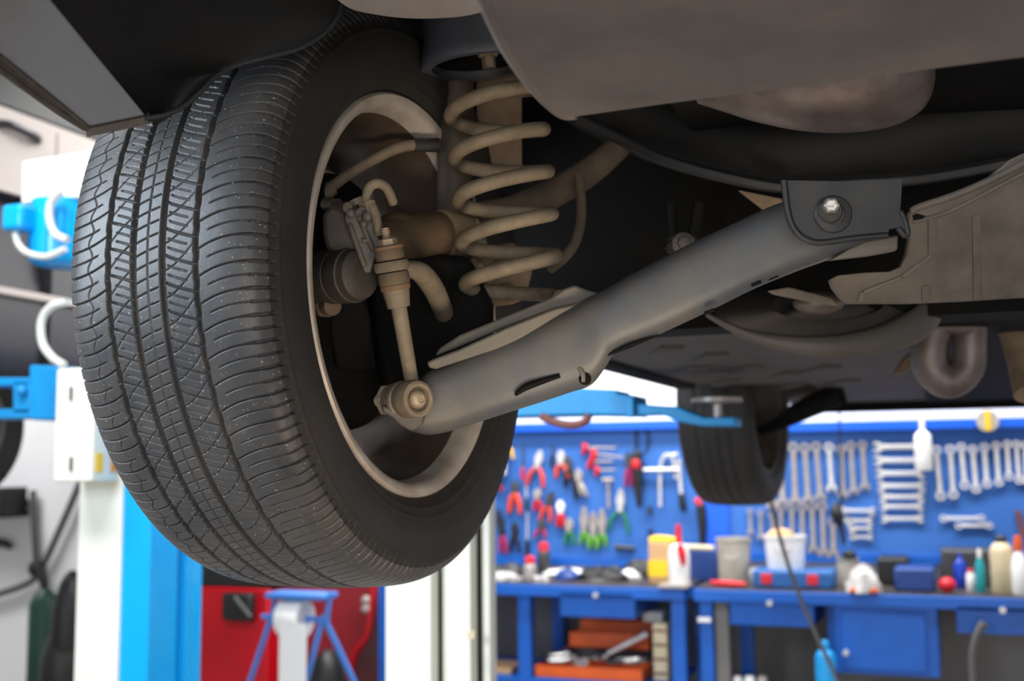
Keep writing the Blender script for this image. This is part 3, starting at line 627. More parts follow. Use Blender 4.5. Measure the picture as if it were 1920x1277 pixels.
m = MB(); m.prism([ap(1185, 755), ap(1230, 760), ap(1268, 762), ap(1290, 772), ap(1320, 783), ap(1378, 782), ap(1378, 799), ap(1310, 798), ap(1270, 790), ap(1240, 777), ap(1185, 779)], (0, .10, 0)); m.build('arm_extension', 'arm_blue', la_, bevel=.004)
m = MB(); m.box(ap(1182, 765, AY - .01), (.02, .02, .05)); m.build('arm_stop', 'arm_blue', la_, bevel=.002)
pp = ap(1346, 790, AY + .05)
m = MB(); m.cyl(pp, pp + Vector((0, 0, .045)), .012); m.lathe(pp + Vector((0, 0, .045)), (0, 0, 1), [(.02, 0), (.065, .004), (.065, .014), (.02, .014)], 28); m.build('lift_pad', 'steel_grey', la_)
m = MB(); m.bb((xa + .02, LY - .10, 1.5), (xa + .24, LY + .05, 1.72)); m.build('carriage', 'arm_blue', lf, bevel=.01)
m = MB(); m.tube([ap(1015, 780), ap(1040, 792), ap(1070, 797), ap(1095, 792), ap(1105, 778)], .011, 10); m.build('arm_hose', 'brown', la_)

# ------------------------------------------------------------------ neighbouring lift at the left
l2 = thing('vehicle_lift', 'white and blue lift post with motor at the left', 'car lift', (zt(255, 1150).x, LY + .2, 0))
wx = [zt(px, 1150).x for px in (141, 223, 279, 329, 350, 378)]
m = MB(); m.bb((wx[0], LY, 0), (wx[1], LY + .4, 2.4)); m.build('post', 'lift_cream', l2, bevel=.006)
pc1 = [(at(px, 1150, Y=LY + dy).x, LY + dy) for px, dy in ((223, .01), (279, .01), (281, .04), (329, .20), (331, .25), (349, .26), (352, .30), (378, .40))]
m = MB(); m.prism([Vector((x, y, 0)) for x, y in pc1 + [(pc1[0][0], LY + .40)]], (0, 0, 2.4)); m.build('post_channel', 'lift_blue', l2, bevel=.003)
zb0_, zb1_ = at(102, 904, Y=LY - .14).z, at(102, 692, Y=LY - .14).z
cf_ = [at(102, 800, Y=LY - .14), at(175, 800, Y=LY - .14), at(234, 800, Y=LY + .03)]
cf_ = [Vector((p.x, p.y, zb0_)) for p in cf_]; cf_ += [Vector((cf_[2].x, LY + .06, zb0_)), Vector((cf_[0].x, LY + .06, zb0_))]
m = MB(); m.prism(cf_, (0, 0, zb1_ - zb0_)); cb = m.build('control_box', 'lift_cream', l2, bevel=.008, seg=3)
sd_ = (cf_[2] - cf_[1]); sn_ = Vector((sd_.y, -sd_.x, 0)).normalized()
for f0, f1, mt in ((.10, .30, 'yellow'), (.58, .95, 'orange_sticker')):
    z0, z1 = at(190, 885, Y=LY - .08).z, at(190, 850, Y=LY - .08).z
    a_, b_ = cf_[1] + sd_ * f0 + sn_ * .001, cf_[1] + sd_ * f1 + sn_ * .001
    m = MB(); m.prism([Vector((a_.x, a_.y, z0)), Vector((b_.x, b_.y, z0)), Vector((b_.x, b_.y, z1)), Vector((a_.x, a_.y, z1))], sn_ * .003); m.build('warning_sticker', mt, cb)
for y in (738, 870):
    m = MB(); p = at(133, y, Y=LY - .145); m.box(p, (.010, .012, .045)); m.build('box_hinge', 'grey_post', cb, bevel=.002)
m = MB(); q = [at(x, y, Y=LY - .05) for x, y in ((42, 302), (188, 280), (190, 366), (39, 382))]; m.prism(q, (0, .25, 0)); m.build('top_beam', 'lift_cream', l2, bevel=.006)
# motor
q = zt(118, 420)
m = MB(); a0, a1 = zt(116, 430), zt(116, 540)
m.lathe(zt(118, 378), (0, 0, -1), [(.05, 0), (.10, .004), (.104, .05), (.104, .19), (.098, .21), (.075, .222), (.02, .224)], 28)
for k in range(14):
    an = 2 * PI * k / 14; m.box(zt(118, 440) + Vector((math.cos(an) * .104, math.sin(an) * .104, 0)), (.012, .012, .15), (Vector((math.cos(an), math.sin(an), 0)), Vector((-math.sin(an), math.cos(an), 0)), Vector((0, 0, 1))))
mo = m.build('motor', 'lift_blue', l2)
m = MB(); m.box(zt(92, 424) + Vector((0, -.13, 0)), (.085, .08, .085)); m.build('terminal_box', 'lift_blue', mo, bevel=.014, seg=3)
for off, pp_, r_ in ((-.14, ((88, 450), (94, 472), (112, 488), (146, 494), (180, 480)), .011), (-.12, ((165, 372), (146, 392), (142, 420), (152, 450), (175, 462)), .013), (-.12, ((175, 575), (145, 584), (128, 610), (130, 650), (148, 676), (170, 690)), .013)):
    MB().tube([zt(*p) + Vector((0, off, 0)) for p in pp_], r_, 10).build('conduit', 'hose_white', l2)
m = MB(); m.prism([zt(*p) for p in ((54, 684), (112, 686), (112, 788), (58, 788), (54, 750))], (0, .22, 0)); m.build('carriage', 'arm_blue', l2, bevel=.008)
m = MB(); m.prism([zt(*p) for p in ((-60, 708), (60, 708), (60, 722), (-60, 724))], (0, .12, 0)); m.prism([zt(*p) for p in ((-60, 768), (60, 766), (60, 784), (-60, 786))], (0, .12, 0)); m.prism([zt(*p) for p in ((24, 715), (56, 715), (56, 775), (24, 775))], (0, .1, 0)); m.ball(zt(46, 733) + Vector((0, -.01, 0)), .02); m.build('lift_arm', 'arm_blue', l2, bevel=.004)
m = MB(); q = zt(158, 680); m.cyl(zt(150, 700) + Vector((0, .08, 0)), zt(150, 560) + Vector((0, .08, 0)), .035); m.build('hydraulic_pipe', 'lift_blue', l2)

# ------------------------------------------------------------------ black car on the neighbouring lift
SX = -3.7
sv = lambda px, py: at(px, py, X=SX)
suv = thing('car', 'black car raised on the neighbouring lift at the left edge', 'car', (SX - .8, 4.2, 1.35))
yb, yt_ = 2.6, 6.1
zb, zs = sv(60, 690).z, sv(60, 560).z
m = MB()
sect = [(0.0, zb), (-.02, zb - .05), (-1.6, zb - .05), (-1.62, 2.6), (-1.45, 3.35), (-.2, 3.35), (-.06, 2.98), (.0, 2.86), (.02, 2.74), (-.05, 2.62), (-.02, 2.3), (.015, 2.15), (0, 2.0)]
m.loft([[Vector((SX + x, y, z)) for x, z in sect] for y in (yb, yb + .6, yb + 1.2, 4.6, 5.3, yt_)])
m.build('body', 'car_black', suv, sharp=25)
m = MB(); m.prism([Vector((SX - .005, yb, 3.0)), Vector((SX - .005, yt_, 3.0)), Vector((SX - .1, yt_, sv(0, 190).z + .28)), Vector((SX - .1, yb, sv(0, 190).z + .28))], (.012, 0, 0)); m.build('side_window', 'glass_dark', suv)
ph_ = sv(22, 248)
m = MB(); m.prism([Vector((SX + .018, yb, 2.62)), Vector((SX + .018, yt_, 2.62)), Vector((SX + .020, yt_, 2.98)), Vector((SX + .020, yb, 2.98))], (.012, 0, 0)); m.build('shoulder_sheen', 'car_trim_sheen', suv, bevel=.004)  # reflected light on the black shoulder, put in as a pale panel
m = MB(); m.tube([ph_ + Vector((.03, -.12, 0)), ph_ + Vector((.06, -.08, .005)), ph_ + Vector((.065, 0, 0)), ph_ + Vector((.06, .08, -.008)), ph_ + Vector((.03, .12, -.01))], .018, 10); m.build('door_handle', 'car_black', suv)
ps_ = sv(60, 556)
m = MB(); m.bb((SX + .0, yb, ps_.z - .018), (SX + .035, yt_, ps_.z + .012)); m.build('side_moulding', 'car_trim_sheen', suv, bevel=.004)
for px in (90,):
    p = sv(px, 450); m = MB(); m.bb((SX - .02, p.y - .004, zb), (SX + .032, p.y + .004, 2.95)); m.build('door_gap', 'black', suv)
wc_ = sv(-45, 795)
m = MB(); m.lathe(Vector((SX - .24, wc_.y, wc_.z)), (1, 0, 0), [(.12, 0), (.27, 0), (.31, .03), (.32, .10), (.31, .19), (.27, .22), (.19, .21), (.18, .16), (0.02, .15)], 48); sw = m.build('tire', 'black_body', suv)
m = MB(); m.lathe(Vector((SX - .06, wc_.y, wc_.z)), (1, 0, 0), [(.18, 0), (.185, .03), (.17, .03), (.16, 0), (.03, -.01)], 40); m.build('wheel_rim', 'black', sw)
m = MB(); m.bb((SX - 1.5, 2.7, zb - .12), (SX - .1, 5.9, zb - .02)); m.build('underbody', 'black_body', suv)

# ------------------------------------------------------------------ benches and tool boards
PB = WY - .03
def wp(px, py, Y=PB): return at(px, py, Y=Y)
def board(name, label, x0p, x1p, ytop, ybot):
    a_, b_ = wp(x0p, ytop), wp(x1p, ytop); zt_, zb_ = a_.z, wp((x0p + x1p) / 2, ybot).z
    o = MB().bb((a_.x, PB, zb_), (b_.x, WY - .005, zt_)).build(name, 'peg_blue'); tag(o, label, 'tool board')
    m = MB(); m.bb((a_.x, PB - .05, zt_), (b_.x, WY - .005, zt_ + .045)); m.build('top_edge', 'band_blue', o)
    m = MB(); m.bb((a_.x, PB - .02, zb_ - .01), (b_.x, WY - .005, zb_ + .03)); m.build('bottom_edge', 'bench_blue', o)
    return o, zt_, zb_
bl, ZT, ZB = board('pegboard', 'blue tool board with pliers hanging on it, behind the left bench', 760, 1321, 815, 1056)
xr0 = wp(1352, 815).x
br, _, _ = board('pegboard', 'blue tool board with rows of wrenches hanging on it', 1362, 2300, 812, 1056)
m = MB(); m.bb((wp(1322, 900).x, PB - .02, ZB), (wp(1366, 900).x, WY - .005, ZT)); tag(m.build('board_upright', 'band_blue'), 'bright blue upright strip between the two tool boards', 'upright')

BY = 5.5; BD = WY - .05
def bp(px, py, Y=BY): return at(px, py, Y=Y)
ZTOP = bp(1100, 1097).z
def leg(parent, a_, b_, y0=BY + .03, mt='bench_blue', zt_=None, dy=.07, name='leg'):
    xa_, xb_ = bp(a_, 1180).x, bp(b_, 1180).x
    return MB().bb((xa_, y0, 0), (xb_, y0 + dy, (zt_ or ZTOP - .05))).build(name, mt, parent, bevel=.004)
def bench(label, a_, b_):
    xa_, xb_ = bp(a_, 1150).x, bp(b_, 1150).x
    t = thing('workbench', label, 'workbench', ((xa_ + xb_) / 2, BY + .33, 0))
    MB().bb((xa_, BY + .012, ZTOP - .012), (xb_, BD, ZTOP)).build('worktop', 'bench_top', t)
    MB().bb((xa_, BY, ZTOP - .062), (xb_, BY + .03, ZTOP - .006)).build('front_rail', 'bench_blue', t, bevel=.004)
    MB().bb((xa_, BY + .03, ZTOP - .06), (xb_, BD, ZTOP - .013)).build('frame', 'bench_blue', t)
    return t
bA = bench('blue workbench under the board of pliers, orange toolbox beneath it', 768, 1284)
bB = bench('blue workbench under the board of wrenches, cabinet and drawers beneath it', 1301, 2300)
leg(bA, 967, 990); leg(bA, 1256, 1282); leg(bA, 1256, 1282, BD - .1); leg(bA, 967, 990, BD - .1)
leg(bB, 1310, 1334); leg(bB, 1365, 1390, BY + .30); 
def drawer(parent, x0, x1, y0, y1, keypx=None, cab=False):
    a_, b_ = bp(x0, y0), bp(x1, y0); z0, z1 = bp((x0 + x1) / 2, y1).z, bp((x0 + x1) / 2, y0).z
    o = MB().bb((a_.x, BY + .02, z0), (b_.x, BY + .5, z1)).build('cabinet' if cab else 'drawer', 'bench_blue', parent, bevel=.004)
    if cab: MB().bb((a_.x + .03, BY + .008, z0 + .02), (b_.x - .05, BY + .022, z1 - .04)).build('cabinet_door', 'bench_blue', o, bevel=.006)
    else: MB().bb((a_.x, BY - .0, z1 - .022), (b_.x, BY + .03, z1)).build('drawer_lip', 'bench_blue', o, bevel=.006)
    if keypx:
        k = bp(*keypx); MB().lathe(k + Vector((0, .02, 0)), (0, -1, 0), [(.013, 0), (.013, .03), (.0, .03)], 14).build('lock', 'chrome', o)
    return o
drawer(bA, 1047, 1188, 1112, 1159, (1117, 1116)); drawer(bB, 1366, 1524, 1126, 1175, (1443, 1131)); drawer(bB, 1562, 1756, 1131, 1268, (1586, 1224), True); drawer(bB, 1792, 2000, 1138, 1192, (1880, 1144))
leg(bB, 1546, 1562, BY + .12, 'bench_blue')
tag(leg(None, 1336, 1362, BY + .06, 'grey_post', ZTOP - .07, .1, 'metal_profile'), 'grey metal profile standing beside the bench leg', 'profile')
m = MB(); m.bb((bp(930, 1200).x - .4, WY - .015, .02), (bp(2000, 1200).x, WY - .003, ZTOP - .1)); tag(m.build('back_panel', 'grey_post'), 'dim grey panel closing the back beneath the workbenches', 'panel')
m = MB(); q = bp(1321, 1162, BY + .015); m.box(q + Vector((0, 0, .0)), (.06, .02, .02)); m.build('leg_cap', 'white', bB)

# --- hand tools
ORD = ['first', 'second', 'third', 'fourth', 'fifth', 'sixth', 'seventh', 'eighth', 'ninth', 'tenth']
def wrench(p0, p1, kind, label, group, mt='steel_grey', r=.019, Y=PB):
    r *= 1.38
    a_, b_ = wp(*p0), wp(*p1); a_.y = b_.y = PB - .016
    d_ = (b_ - a_).normalized(); L_ = (b_ - a_).length; sd = Vector((0, 1, 0)).cross(d_).normalized(); yv = Vector((0, 1, 0))
    m = MB()
    def shank(i0, i1):
        m.loft([[a_ + d_ * t + sd * wv * sx + yv * dv * sy for sx, sy in ((-1, 0), (-.6, -1), (.6, -1), (1, 0), (.6, 1), (-.6, 1))] for t, wv, dv in ((i0, r * .62, .006), (i0 + .02, r * .5, .005), (i1 - .02, r * .5, .005), (i1, r * .65, .006))])
    shank(r * .8, L_ - r * .8)
    def ringend(c, off):
        n = 20; ee = [(r, -.007), (r * .98, .007), (r * .55, .007), (r * .55, -.007)]
        m.loft([[c + (d_ * math.cos(2 * PI * k / n) + sd * math.sin(2 * PI * k / n)) * rr + yv * (hh + off) for k in range(n)] for rr, hh in ee], caps=False, close=True)
    def jaw(c, s_):
        dd = d_ * s_
        pts_ = [(-.7, -.6), (-.1, -1.05), (.5, -1.1), (1.15, -.75), (1.1, -.45), (.35, -.5), (.1, 0), (.35, .5), (1.1, .45), (1.0, .85), (.5, 1.1), (-.1, 1.05), (-.7, .6)]
        m.prism([c + dd * x * r + sd * y_ * r - yv * .007 for x, y_ in pts_], yv * .014)
    if kind == 'combo': ringend(a_, 0); jaw(b_, 1)
    elif kind == 'ring': ringend(a_, -.004); ringend(b_, -.004)
    else: jaw(a_, -1); jaw(b_, 1)
    o = m.build('wrench', mt); return tag(o, label, 'wrench', group)
def c5(x, y): return (1400 + x / 3.692, 740 + y / 3.692)
up = [((160, 600), (176, 750)), ((237, 365), (252, 735)), ((325, 365), (340, 730)), ((405, 370), (428, 720)), ((483, 360), (512, 700)), ((572, 365), (590, 640)), ((655, 375), (668, 685)), ((722, 355), (742, 660)), ((803, 350), (820, 630))]
for i, (a_, b_) in enumerate(up): wrench(c5(*a_), c5(*b_), 'combo', f'{ORD[i]} combination wrench from the left in the long upper row on the board', 'upper row of combination wrenches', 'chrome' if i == 5 else 'steel_grey', .0195 - .0005 * i)
low = [((28, 805), (30, 950)), ((100, 815), (103, 980)), ((180, 830), (185, 1000)), ((240, 790), (240, 1000)), ((315, 785), (318, 1000)), ((387, 780), (388, 1010)), ((455, 775), (465, 1065)), ((525, 770), (537, 1090)), ((600, 880), (603, 1095))]
for i, (a_, b_) in enumerate(low): wrench(c5(*a_), c5(*b_), 'combo', f'{ORD[i]} combination wrench from the left in the lower row above the white bucket', 'lower row of combination wrenches', 'steel_grey', .011 + .0009 * i)
hz = [((915, 362), (1190, 360)), ((920, 455), (1195, 455)), ((930, 545), (1200, 545)), ((940, 632), (1205, 632)), ((950, 707), (1200, 707)), ((955, 775), (1195, 775)), ((960, 858), (1198, 858))]
for i, (a_, b_) in enumerate(hz): wrench(c5(*a_), c5(*b_), 'open', f'{ORD[i]} open-ended wrench from the top in the ladder of level wrenches', 'ladder of open-ended wrenches', 'chrome', .018 - .0008 * i)
rt = [((1312, 385), (1342, 700)), ((1408, 380), (1430, 690)), ((1485, 365), (1510, 625)), ((1565, 380), (1588, 650)), ((1645, 365), (1662, 615)), ((1725, 355), (1745, 605)), ((1800, 345), (1815, 565)), ((1865, 345), (1885, 590)), ((1925, 350), (1935, 590))]
for i, (a_, b_) in enumerate(rt): wrench(c5(*a_), c5(*b_), 'ring', f'{ORD[i]} double ring wrench from the left in the right hand row', 'right hand row of ring wrenches', 'chrome', .0165 - .0005 * i)
sm_ = [((672, 800), (868, 805)), ((715, 872), (850, 872)), ((745, 925), (850, 925)), ((742, 985), (855, 985))]
for i, (a_, b_) in enumerate(sm_): wrench(c5(*a_), c5(*b_), 'open', f'{ORD[i]} small level wrench from the top beside the black hanging holder', 'small level wrenches', 'chrome', .013 - .0012 * i)
wrench(c5(702, 868), c5(738, 980), 'open', 'short slanted wrench beside the black hanging holder', 'slanted wrench', 'chrome', .011)
wrench(c5(1362, 855), c5(1622, 855), 'ring', 'longer upper level ring wrench under the right hand row', 'level ring wrenches', 'chrome', .0125)
wrench(c5(1468, 905), c5(1680, 905), 'ring', 'shorter lower level ring wrench under the right hand row', 'level ring wrenches', 'chrome', .0115)

def c4(x, y): return (900 + x / 3.192, 660 + y / 3.192)
def pliers(pivot, head, h1, h2, hm, label, mt='dark_grey', th=.011):
    P, H = wp(*c4(*pivot)), wp(*c4(*head)); a_, b_ = wp(*c4(*h1)), wp(*c4(*h2))
    for v in (P, H, a_, b_): v.y = PB - .02
    t = thing('pliers', label, 'pliers', (P.x, PB - .02, min(a_.z, b_.z)))
    d_ = (H - P).normalized(); sd = Vector((0, 1, 0)).cross(d_).normalized()
    m = MB(); m.tube([P, P + (H - P) * .45 + sd * .013, H + sd * .003], [.015, .013, .006], 8, 3); m.tube([P, P + (H - P) * .45 - sd * .013, H - sd * .003], [.015, .013, .006], 8, 3); m.lathe(P + Vector((0, .012, 0)), (0, -1, 0), [(.016, 0), (.016, .024), (0, .024)], 12)
    m.build('jaws', mt, t)
    for h in (a_, b_):
        md = P + (h - P) * .45 + (h - (a_ + b_) / 2) * .25
        MB().tube([P, md, h], [.009, th * 1.25, th], 10, 4, True).build('handle', hm, t)
    return t
pliers((490, 660), (490, 590), (462, 745), (532, 745), 'orange_red', 'pliers with orange handles hanging at the top middle of the left board', 'chrome')
pliers((350, 680), (370, 590), (285, 790), (385, 805), 'orange_red', 'large pliers with one orange and one dark leg at the upper left of the board', 'chrome')
pliers((215, 830), (215, 770), (182, 955), (247, 960), 'orange_red', 'cutters with thick orange handles at the left of the board', 'dark_grey', .014)
pliers((350, 870), (352, 820), (330, 945), (368, 945), 'red', 'small pliers with red handles beside the orange cutters', 'steel_grey', .009)
pliers((545, 690), (520, 620), (515, 795), (580, 870), 'black', 'black pliers hanging open at the upper middle of the left board', 'dark_grey', .012)
pliers((600, 770), (590, 700), (615, 850), (645, 860), 'steel_grey', 'all-steel locking pliers beside the open black pliers', 'steel_grey', .011)
pliers((415, 910), (442, 835), (365, 1000), (425, 1010), 'orange_red', 'slanted pliers with dull red handles in the middle of the left board', 'dark_grey', .010)
pliers((490, 950), (485, 890), (470, 1035), (502, 1040), 'red', 'pliers with red and white handles right of the slanted pair', 'white', .012)
pliers((372, 1050), (378, 1000), (335, 1105), (395, 1105), 'red', 'little pliers with spread red handles low on the left board', 'dark_grey', .007)
pliers((140, 1080), (115, 940), (130, 1195), (165, 1200), 'magenta', 'long dark pliers with crimson handles at the lower left of the board', 'black', .009)
pliers((215, 1090), (216, 1020), (190, 1185), (242, 1190), 'black', 'black long-nose pliers low on the left board', 'black', .009)
pliers((540, 1060), (540, 995), (515, 1150), (565, 1150), 'green', 'dark green handled pliers left of the three lime ones', 'steel_grey', .009)
for i, (x, y) in enumerate(((630, 0), (685, 30), (737, 12))): pliers((x, 1060 + y), (x - 2, 925 + y), (x - 22, 1145 + y), (x + 22, 1145 + y), 'lime', f'{ORD[i]} of three long-nose pliers with lime green handles, counted from the left', 'steel_grey', .011)
pliers((845, 940), (848, 820), (775, 1060), (892, 1085), 'green', 'circlip pliers with wide spread green handles on the board', 'chrome', .008)
pliers((895, 680), (897, 600), (876, 800), (914, 800), 'magenta', 'dark pliers with crimson handles left of the black torch', 'dark_grey', .009)
pliers((120, 790), (120, 750), (105, 830), (140, 830), 'red', 'stubby pliers with dark red handles beside the white bottle', 'dark_grey', .008)
def screwdriver(a_, b_, s_, hm, label, rh=.015, mt='chrome'):
    A_, B_, S_ = (wp(*c4(*q)) for q in (a_, b_, s_))
    for v in (A_, B_, S_): v.y = PB - .022
    t = thing('screwdriver', label, 'screwdriver', (B_.x, PB - .022, min(A_.z, B_.z)))
    MB().cyl(A_, S_, .005, .006, 10).build('shaft', mt, t)
    d_ = B_ - S_; L_ = d_.length
    MB().lathe(S_, d_, [(rh * .5, 0), (rh, L_ * .1), (rh * .8, L_ * .3), (rh, L_ * .6), (rh * .9, L_ * .93), (rh * .4, L_)], 12).build('handle', hm, t)
screwdriver((292, 960), (290, 1230), (291, 1120), 'black', 'screwdriver with a long shiny shaft and black handle low on the left board', .014)
screwdriver((265, 560), (262, 765), (264, 690), 'red', 'thin screwdriver with a dark red handle at the upper left of the board', .011, 'dark_grey')
screwdriver((285, 800), (288, 945), (286, 870), 'dark_green', 'short screwdriver with a dark green handle beside the orange cutters', .011)
screwdriver((440, 560), (432, 690), (440, 610), 'black', 'black screwdriver between the big pliers at the top of the board', .012, 'dark_grey')
def hexkey(grip, a_, b_, label, rg=.016):
    G, A_, B_ = (wp(*c4(*q)) for q in (grip, a_, b_))
    for v in (G, A_, B_): v.y = PB - .02
    t = thing('hex_key', label, 'hex key', (A_.x, PB - .02, min(A_.z, B_.z)), 'hex keys with red grips')
    m = MB(); m.cyl(A_, B_, .006, .006, 8); m.build('rod', 'steel_grey', t)
    MB().tube([A_ + Vector((-.012, 0, .012)), A_, G], [rg * .8, rg, rg * .7], 10, 3, True).build('grip', 'red', t)
hexkey((622, 605), (640, 572), (820, 575), 'topmost hex key with a red grip on the left board'); hexkey((655, 690), (690, 610), (865, 632), 'largest hex key with a long red grip, second from the top', .019); hexkey((680, 662), (688, 655), (800, 655), 'thin hex key under the largest red gripped one', .010); hexkey((700, 735), (712, 708), (815, 705), 'lowest hex key with a small round red grip')
def stick(pts_, r, mt, name, label, cat, dy=.02, n=10):
    q = [wp(*c4(*p)) for p in pts_]
    for v in q: v.y = PB - dy
    return tag(MB().tube(q, r, n, 3).build(name, mt), label, cat)
m = MB(); q = [wp(*c4(x, y)) for x, y in ((740, 765), (805, 765))]; a_ = wp(*c4(772, 765)); b_ = wp(*c4(776, 935))
for v in q + [a_, b_]: v.y = PB - .02
m.cyl(q[0], q[1], .011); m.cyl(a_, b_, .009); tag(m.build('sliding_tee_bar', 'steel_grey'), 'grey tee shaped bar below the red gripped hex keys', 'tee bar')
# black torch with a red spot
p0, p1 = wp(*c4(955, 610)), wp(*c4(965, 915)); p0.y = p1.y = PB - .05
tt_ = thing('inspection_torch', 'black torch with a red button hanging by its strap on the left board', 'torch', (p1.x, PB - .03, p1.z))
MB().tube([p0, p0 + (p1 - p0) * .3, p1 - (p1 - p0) * .3, p1], [.024, .028, .022, .014], 12, 4, True).build('body', 'black', tt_)
q = wp(*c4(952, 672)); q.y = PB - .076; MB().ball(q, (.026, .008, .028)).build('button', 'red', tt_)
q = [wp(*c4(*p)) for p in ((945, 610), (940, 480), (975, 440), (1010, 500), (1005, 590), (970, 612))]
for v in q: v.y = PB - .03
MB().tube(q, .006, 8, 4).build('strap', 'black', tt_)
# hacksaw like frame and puller
fr_ = thing('puller', 'steel gear puller with two bent arms and a level crossbar beside the black torch', 'puller', wp(*c4(1085, 920)) + Vector((0, -.02, 0)))
for pts_, r_ in ((((1085, 925), (1085, 720), (1100, 640), (1140, 610)), .010), (((1150, 610), (1170, 680), (1180, 760)), .009), (((1105, 625), (1190, 612)), .010)):
    q = [wp(*c4(*p)) for p in pts_]
    for v in q: v.y = PB - .025
    MB().tube(q, r_, 10, 4).build('arm', 'chrome', fr_)
q = [wp(*c4(*p)) for p in ((988, 706), (1200, 704))]
for v in q: v.y = PB - .035
MB().cyl(q[0], q[1], .011).build('crossbar', 'chrome', fr_)
rx = thing('ratchet', 'slanted silver ratchet with a black grip end beside the distant tire', 'ratchet', wp(*c4(1220, 935)) + Vector((0, -.03, 0)))
q = [wp(*c4(*p)) for p in ((1195, 640), (1205, 760), (1214, 870))]
for v in q: v.y = PB - .03
MB().tube(q, [.014, .011, .012], 10, 3).build('shaft', 'chrome', rx)
q = [wp(*c4(*p)) for p in ((1212, 860), (1222, 935))]
for v in q: v.y = PB - .03
MB().tube(q, .018, 10, 2, True).build('grip', 'black', rx)
kn2 = thing('knife', 'black sheathed knife with a red top below the distant tire', 'knife', wp(*c4(1340, 1135)) + Vector((0, -.03, 0)))
q = [wp(*c4(*p)) for p in ((1328, 925), (1338, 1020), (1340, 1135))]
for v in q: v.y = PB - .03
MB().tube(q, [.026, .024, .016], 10, 3, True).build('sheath', 'black', kn2)
q = [wp(*c4(*p)) for p in ((1308, 890), (1330, 920))]
for v in q: v.y = PB - .035
MB().tube(q, .018, 10, 2, True).build('top', 'red', kn2)
def blob(pts_, r, mt, name, label, cat): return stick(pts_, r, mt, name, label, cat, .02)
blob(((1018, 925), (1025, 970)), [.016, .010], 'dark_grey', 'hook_bit', 'upper small dark fitting hanging right of the green circlip pliers', 'fitting')
blob(((1022, 1060), (1026, 1090)), [.016, .010], 'dark_grey', 'hook_bit', 'lower small dark fitting hanging right of the green circlip pliers', 'fitting')
blob(((812, 1165), (930, 1175)), .014, 'dark_grey', 'file', 'short dark file lying level low on the left board', 'file')
blob(((170, 600), (195, 580), (205, 640)), .008, 'yellow', 'utility_hook', 'yellow hook at the top left corner of the board', 'hook')
# brown rod, tape roll, spray bottle on the right board
q = [wp(*c5(*p)) for p in ((1875, 800), (1892, 880), (1910, 980))]
for v in q: v.y = PB - .02
tag(MB().tube(q, .013, 10, 3).build('brown_stick', 'brown'), 'reddish brown stick hanging at the far right of the board', 'stick')
q = wp(*c5(1665, 185)); q.y = PB - .06
tr = MB().lathe(q, (0, -1, 0), [(.030, 0), (.052, 0), (.052, .04), (.030, .04)], 28).build('tape_roll', 'bucket_grey'); tag(tr, 'roll of tape hanging on the bright blue top edge of the wrench board', 'tape roll')
MB().box(q + Vector((0, -.045, 0)), (.024, .01, .095)).build('tape_label', 'yellow', tr)
def bottle(base, H_, r, prof, body, cap, label, name='bottle', capname='cap', group=None, capH=.2, capr=.4):
    t = thing(name, label, 'bottle', base, group)
    MB().lathe(base, (0, 0, 1), [(r * .9, 0), (r, H_ * .03)] + [(r * a_, H_ * b_) for a_, b_ in prof], 22).build('body', body, t)
    top_ = prof[-1][1] * H_
    MB().lathe(base + Vector((0, 0, top_)), (0, 0, 1), [(r * capr, 0), (r * capr, H_ * capH * .7), (r * capr * .7, H_ * capH)], 16).build(capname, cap, t)
    return t
q = wp(*c5(1232, 525)); q.y = PB - .07
bottle(q, .26, .042, [(1, .55), (.92, .68), (.45, .76)], 'white', 'white', 'white squeeze bottle hanging over the end of the level wrench ladder', capH=.24, capr=.3)
q = wp(945, 890); q.y = PB - .07
bottle(q, .26, .042, [(1, .55), (.9, .7), (.4, .8)], 'white', 'white', 'white squeeze bottle beside the big tire at the left end of the board', capH=.2, capr=.3)
# hanging pendant holder with its cable
pk = thing('hanging_switch', 'black pendant switch hanging on a cable in front of the wrench board', 'pendant switch', wp(*c5(625, 840), Y=PB - .35))
f5 = lambda x, y, Y=PB - .35: at(*c5(x, y), Y=Y)
MB().tube([f5(620, 770), f5(622, 820), f5(640, 880)], [.018, .032, .022], 12, 4, True).build('body', 'black', pk)
MB().tube([f5(640, 870), f5(662, 950), f5(672, 1030)], .012, 8, 3).build('tail', 'black', pk)
q = f5(672, 1040); MB().ball(q, .013).build('tip', 'case_blue', pk)
MB().tube([at(1578, 560, Y=PB - .35), f5(640, 0), f5(652, 760), f5(640, 800)], .005, 8, 3).build('cable', 'black', pk)
tag(MB().tube([at(1436, 870, Y=4.6), at(1450, 960, Y=4.55), at(1485, 1080, Y=4.5), at(1530, 1190, Y=4.45), at(1580, 1300, Y=4.4), at(1600, 1400, Y=4.4)], .008, 8, 5).build('air_hose', 'cable_grey'), 'thin grey hose hanging slantwise in front of the white bucket', 'hose')

